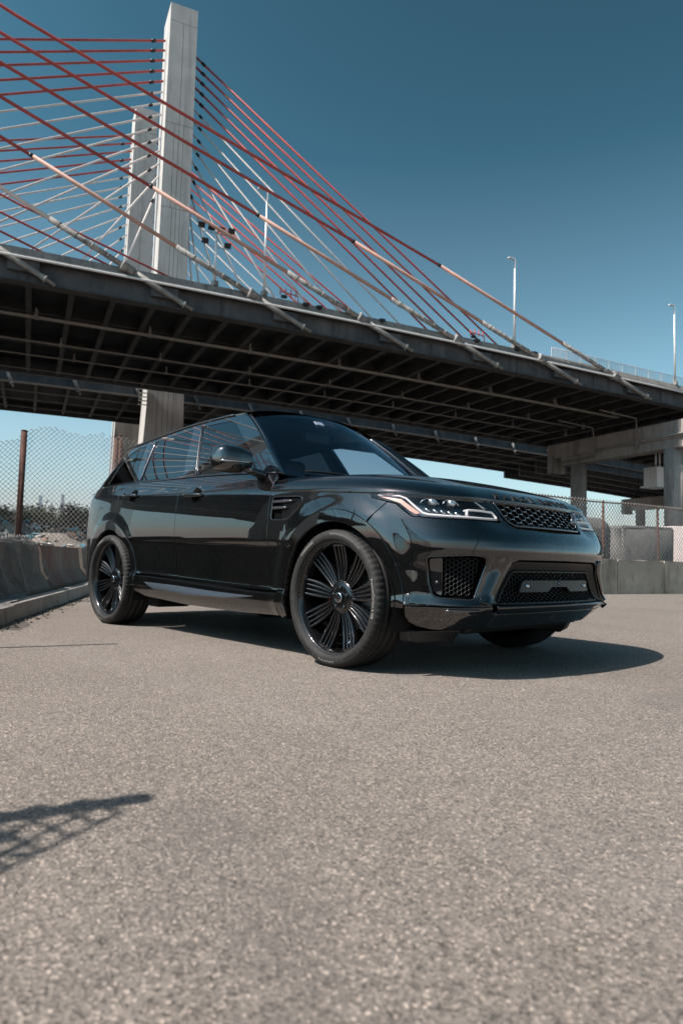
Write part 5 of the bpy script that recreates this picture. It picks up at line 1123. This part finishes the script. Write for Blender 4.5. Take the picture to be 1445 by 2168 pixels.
# ---- wheels
def make_wheel():
    """built at the origin, outer face towards -y"""
    mb = MB(); mb.lathe([(.240, .115), (.294, .11), (.298, .02), (.292, -.02), (.296, -.075), (.306, -.100), (.316, -.112), (.3205, -.109), (.3205, -.088)], (0, 0, 0), (0, 1, 0), 72)
    w_ = mb.build('wheel', M['wheel_black'], None)
    mb = MB(); mb.lathe([(.0, -.052), (.060, -.054), (.092, -.050), (.100, -.035), (.098, .02)], (0, 0, 0), (0, 1, 0), 48); mb.build('hub', M['wheel_black'], w_)
    for k in range(9):
        th = R(90+40*k); er = np.array([math.cos(th), 0, math.sin(th)]); et = np.array([-math.sin(th), 0, math.cos(th)]); ey = np.array([0, -1., 0]); mb = MB()
        for j, (o0, o1, o2) in enumerate(((-.019, -.043, -.042), (-.0068, -.0142, -.0142), (.0068, .0142, .0142), (.019, .043, .042))):
            P = []; W_ = []
            for t in np.linspace(0, 1, 9):
                r_ = .080+.220*t; o = (1-t)**2*o0+2*t*(1-t)*o1+t*t*o2; dep = .050+.030*t-.012*math.sin(math.pi*t)+(.0 if j in (0, 3) else -.004); P.append(er*r_+et*o+ey*dep); W_.append((.0046+.0042*math.sin(math.pi*min(1, t*.85)))*(1 if j in (0, 3) else .85))
            rows = []
            for p_, ww in zip(P, W_): rows.append([p_-et*ww-ey*.030, p_-et*ww-ey*.004, p_-et*ww*.55, p_+et*ww*.55, p_+et*ww-ey*.004, p_+et*ww-ey*.030])
            mb.grid(rows, smooth=True)
        e0 = er*.297+ey*.083; mb.box(e0-ey*.012, (.012, .022, .094), (er, ey, et))
        for sd in (-1, 1): # dished web between the ribs
            q = [er*.09+et*sd*.015, er*.26+et*sd*.030]
        mb.add([er*.082-et*.016+ey*.030, er*.298-et*.043+ey*.046, er*.298+et*.043+ey*.046, er*.082+et*.016+ey*.030], [(0, 1, 2, 3)])
        mb.build('spoke', M['wheel_black'], w_, fix=True)
    mb = MB(); mb.lathe([(0, -.073), (.020, -.073), (.026, -.071), (.030, -.066), (.032, -.045)], (0, 0, 0), (0, 1, 0), 32); cp = mb.build('hub_cap', M['gloss_black'], w_)
    mb = MB(); mb.lathe([(.0245, -.0735), (.027, -.0745), (.0295, -.071)], (0, 0, 0), (0, 1, 0), 32); mb.build('cap_ring', M['chrome'], w_)
    V, F = text_geo('LAND ROVER', .0065, .0006); mb = MB(); mb.add([(x, -.0735-z, y-.002) for x, y, z in V], F); mb.build('cap_lettering', M['chrome'], w_)
    for k in range(5):
        th = R(18+72*k); c = (.060*math.cos(th), -.045, .060*math.sin(th)); mb = MB(); mb.lathe([(.015, .0), (.015, -.008)], c, (0, 1, 0), 16); mb.lathe([(.0105, .0), (.0105, -.016), (.0, -.019)], c, (0, 1, 0), 6, smooth=False); mb.build('lug_nut', M['gloss_black'], w_)
    mb = MB(); mb.lathe([(.06, .020), (.185, .020), (.188, .024), (.188, .044), (.185, .048), (.06, .048)], (0, 0, 0), (0, 1, 0), 48); mb.build('brake_disc', M['disc_steel'], w_)
    mb = MB(); P = [(.150*math.cos(R(t)), .012, .150*math.sin(R(t))) for t in np.linspace(135, 205, 10)]; mb.tube(P, [.012]+[.02]*8+[.012], 8); mb.build('brake_caliper', M['caliper_red'], w_)
    mb = MB(); mb.tube([(.3175*math.cos(t), -.1125, .3175*math.sin(t)) for t in np.linspace(0, 2*math.pi, 72, endpoint=False)], .0032, 6, closed=True); mb.build('rim_lip', M['gloss_black'], w_)
    mb = MB(); mb.lathe([(0, .10), (.284, .10)], (0, 0, 0), (0, 1, 0), 40); mb.build('inner_shield', M['void_black'], w_)
    # tyre: profile (radius, y); shoulder rows are notched
    pr = [(.306, -.100), (.318, -.115), (.324, -.124), (.328, -.1285), (.335, -.132), (.345, -.1345), (.357, -.1345), (.368, -.130), (.377, -.124), (.3825, -.116), (.3855, -.106), (.387, -.096)]
    tr = []
    ys = [-.088, -.0795, -.0790, -.071, -.0705, -.034, -.0335, -.0245, -.024, .0]
    for y in ys: tr.append((.3875+.0012*(1-(y/.1)**2)-(.007 if (-.0791 <= y <= -.0709 or -.0336 <= y <= -.0244) else 0), y))
    half = pr+tr; prof = half+[(r_, -y) for r_, y in half[::-1][1:]]; n = 280; V = []; m = len(prof)
    for r_, y in prof:
        for k in range(n):
            th = 2*math.pi*k/n; rr = r_
            if .375 < r_ and .088 <= abs(y) <= .125 and k % 4 == 0: rr -= .0055
            if .375 < r_ and abs(y) < .0705 and abs(y) > .034 and (k+(1 if y > 0 else 3)) % 5 == 0: rr -= .004
            V.append((rr*math.cos(th), y, rr*math.sin(th)))
    F = [(i*n+k, i*n+(k+1) % n, (i+1)*n+(k+1) % n, (i+1)*n+k) for i in range(m-1) for k in range(n)]; mb = MB(); mb.add(V, F, True); ty = mb.build('tyre', M['tyre_rubber'], w_)
    def wrap(txt, size, ang, r0, sp=1.0, mat='tyre_letter'):
        V, F = text_geo(txt, size, .0009, sp); mb = MB(); VV = []
        for x, y, z in V:
            r_ = r0+y; th = R(ang)-x/r0; yo = np.interp(r_, [q[0] for q in pr], [q[1] for q in pr]); VV.append((r_*math.cos(th), yo-.0006-z, r_*math.sin(th)))
        mb.add(VV, F); mb.build('tyre_lettering', M[mat], w_)
    wrap('Continental', .025, 128, .344, 1.05); wrap('PremiumContact 6 SSR', .022, 2, .344, 1.0); wrap('275/40 R 22', .018, 236, .345, 1.1, 'satin_black'); wrap('Continental', .023, 300, .344, 1.05, 'satin_black')
    mb = MB()
    for k in range(150):
        th = R(2.4*k)
        if not (50 < 2.4*k < 92 or 255 < 2.4*k < 278): continue
        mb.tube([(.350*math.cos(th), -.1348, .350*math.sin(th)), (.364*math.cos(th+.01), -.1318, .364*math.sin(th+.01))], .0018, 5)
    mb.build('sidewall_pattern', M['tyre_letter'], w_)
    mb = MB(); mb.tube([(.2605*math.cos(R(-62)), -.088, .2605*math.sin(R(-62))), (.276*math.cos(R(-62)), -.100, .276*math.sin(R(-62)))], .0045, 8); mb.build('valve', M['chrome'], w_)
    return w_
w0 = make_wheel()
for i, (x, y, rz, sp) in enumerate(((0, -.845, R(-1.3), 0), (-2.923, -.845, 0, R(14)), (0, .845, math.pi-R(1.3), R(20)), (-2.923, .845, math.pi, R(8)))):
    o = w0 if i == 0 else copy_tree(w0); o.parent = car; o.location = (x, y, .3875); o.rotation_euler = (0, sp, rz)
# ---- cabin
mb = MB(); mb.box((-1.75, 0, .48), (2.9, 1.6, .10)); mb.build('cabin_floor', M['matt_black'], car)
mb = MB(); mb.hexa([(-.62, -.80, .6), (-.62, .80, .6), (-1.15, .80, .6), (-1.15, -.80, .6), (-.66, -.80, 1.105), (-.66, .80, 1.105), (-1.10, .80, 1.10), (-1.10, -.80, 1.10)]); mb.build('dashboard', M['leather'], car, bev=.04)
for y0 in (-.40, .40):
    st_ = MB(); st_.hexa([(-1.35, y0-.26, .55), (-1.35, y0+.26, .55), (-1.90, y0+.26, .55), (-1.90, y0-.26, .55), (-1.33, y0-.26, .76), (-1.33, y0+.26, .76), (-1.92, y0+.26, .70), (-1.92, y0-.26, .70)]); so2 = st_.build('seat', M['leather'], car, bev=.05)
    b_ = MB(); b_.hexa([(-1.84, y0-.26, .68), (-1.84, y0+.26, .68), (-2.0, y0+.25, .68), (-2.0, y0-.25, .68), (-2.03, y0-.20, 1.32), (-2.03, y0+.20, 1.32), (-2.13, y0+.19, 1.32), (-2.13, y0-.19, 1.32)]); b_.build('backrest', M['leather'], so2, bev=.05)
    h_ = MB(); h_.box((-2.10, y0, 1.43), (.11, .27, .17)); h_.build('headrest', M['leather'], so2, bev=.045)
mb = MB(); mb.box((-2.75, 0, .66), (.5, 1.36, .2)); mb.box((-3.02, 0, 1.0), (.16, 1.36, .66)); rs_ = mb.build('rear_bench', M['leather'], car, bev=.04)
for y0 in (-.42, 0, .42): h_ = MB(); h_.box((-3.04, y0, 1.40), (.10, .25, .15)); h_.build('headrest', M['leather'], rs_, bev=.04)
mb = MB(); P = [(-1.20-.10*math.sin(t), .40+.185*math.cos(t), 1.02+.16*math.sin(t)) for t in np.linspace(0, 2*math.pi, 28, endpoint=False)]; mb.tube(P, .015, 8, closed=True); mb.tube([(-1.05, .40, .95), (-1.20, .40, 1.02)], .03, 8); mb.tube([(-1.2, .22, 1.02), (-1.2, .58, 1.02)], .018, 6); mb.build('steering_wheel', M['leather'], car)
mb = MB(); mb.box((-1.30, 0, 1.575), (.05, .25, .075)); mb.tube([(-1.27, 0, 1.60), (-1.22, 0, 1.70)], .012, 6); mb.build('interior_mirror', M['leather'], car, bev=.01)
mb = MB(); mb.grid([[(x, y, float(zr(x))-.055-.05*(y/.6)**2) for y in np.linspace(-.6, .6, 7)] for x in np.linspace(-1.36, -3.5, 14)]); mb.build('headliner', M['leather'], car)
P = ws(-.12, .885)-np.array([.62, 0, .78])*.008; d1 = ws(-.02, .885)-ws(-.12, .885); d1 /= np.linalg.norm(d1); d2 = ws(-.12, .93)-ws(-.12, .885); d2 /= np.linalg.norm(d2)
mb = MB(); mb.box(P, (.085, .052, .012), (d1, d2, np.cross(d1, d2))); mb.build('toll_tag', M['tag_white'], car, bev=.004)
mb = MB(); mb.box(ws(.03, .93)-np.array([.62, 0, .78])*.03, (.20, .10, .05), (d1, d2, np.cross(d1, d2))); mb.build('sensor_housing', M['leather'], car, bev=.01)
adopt(car)
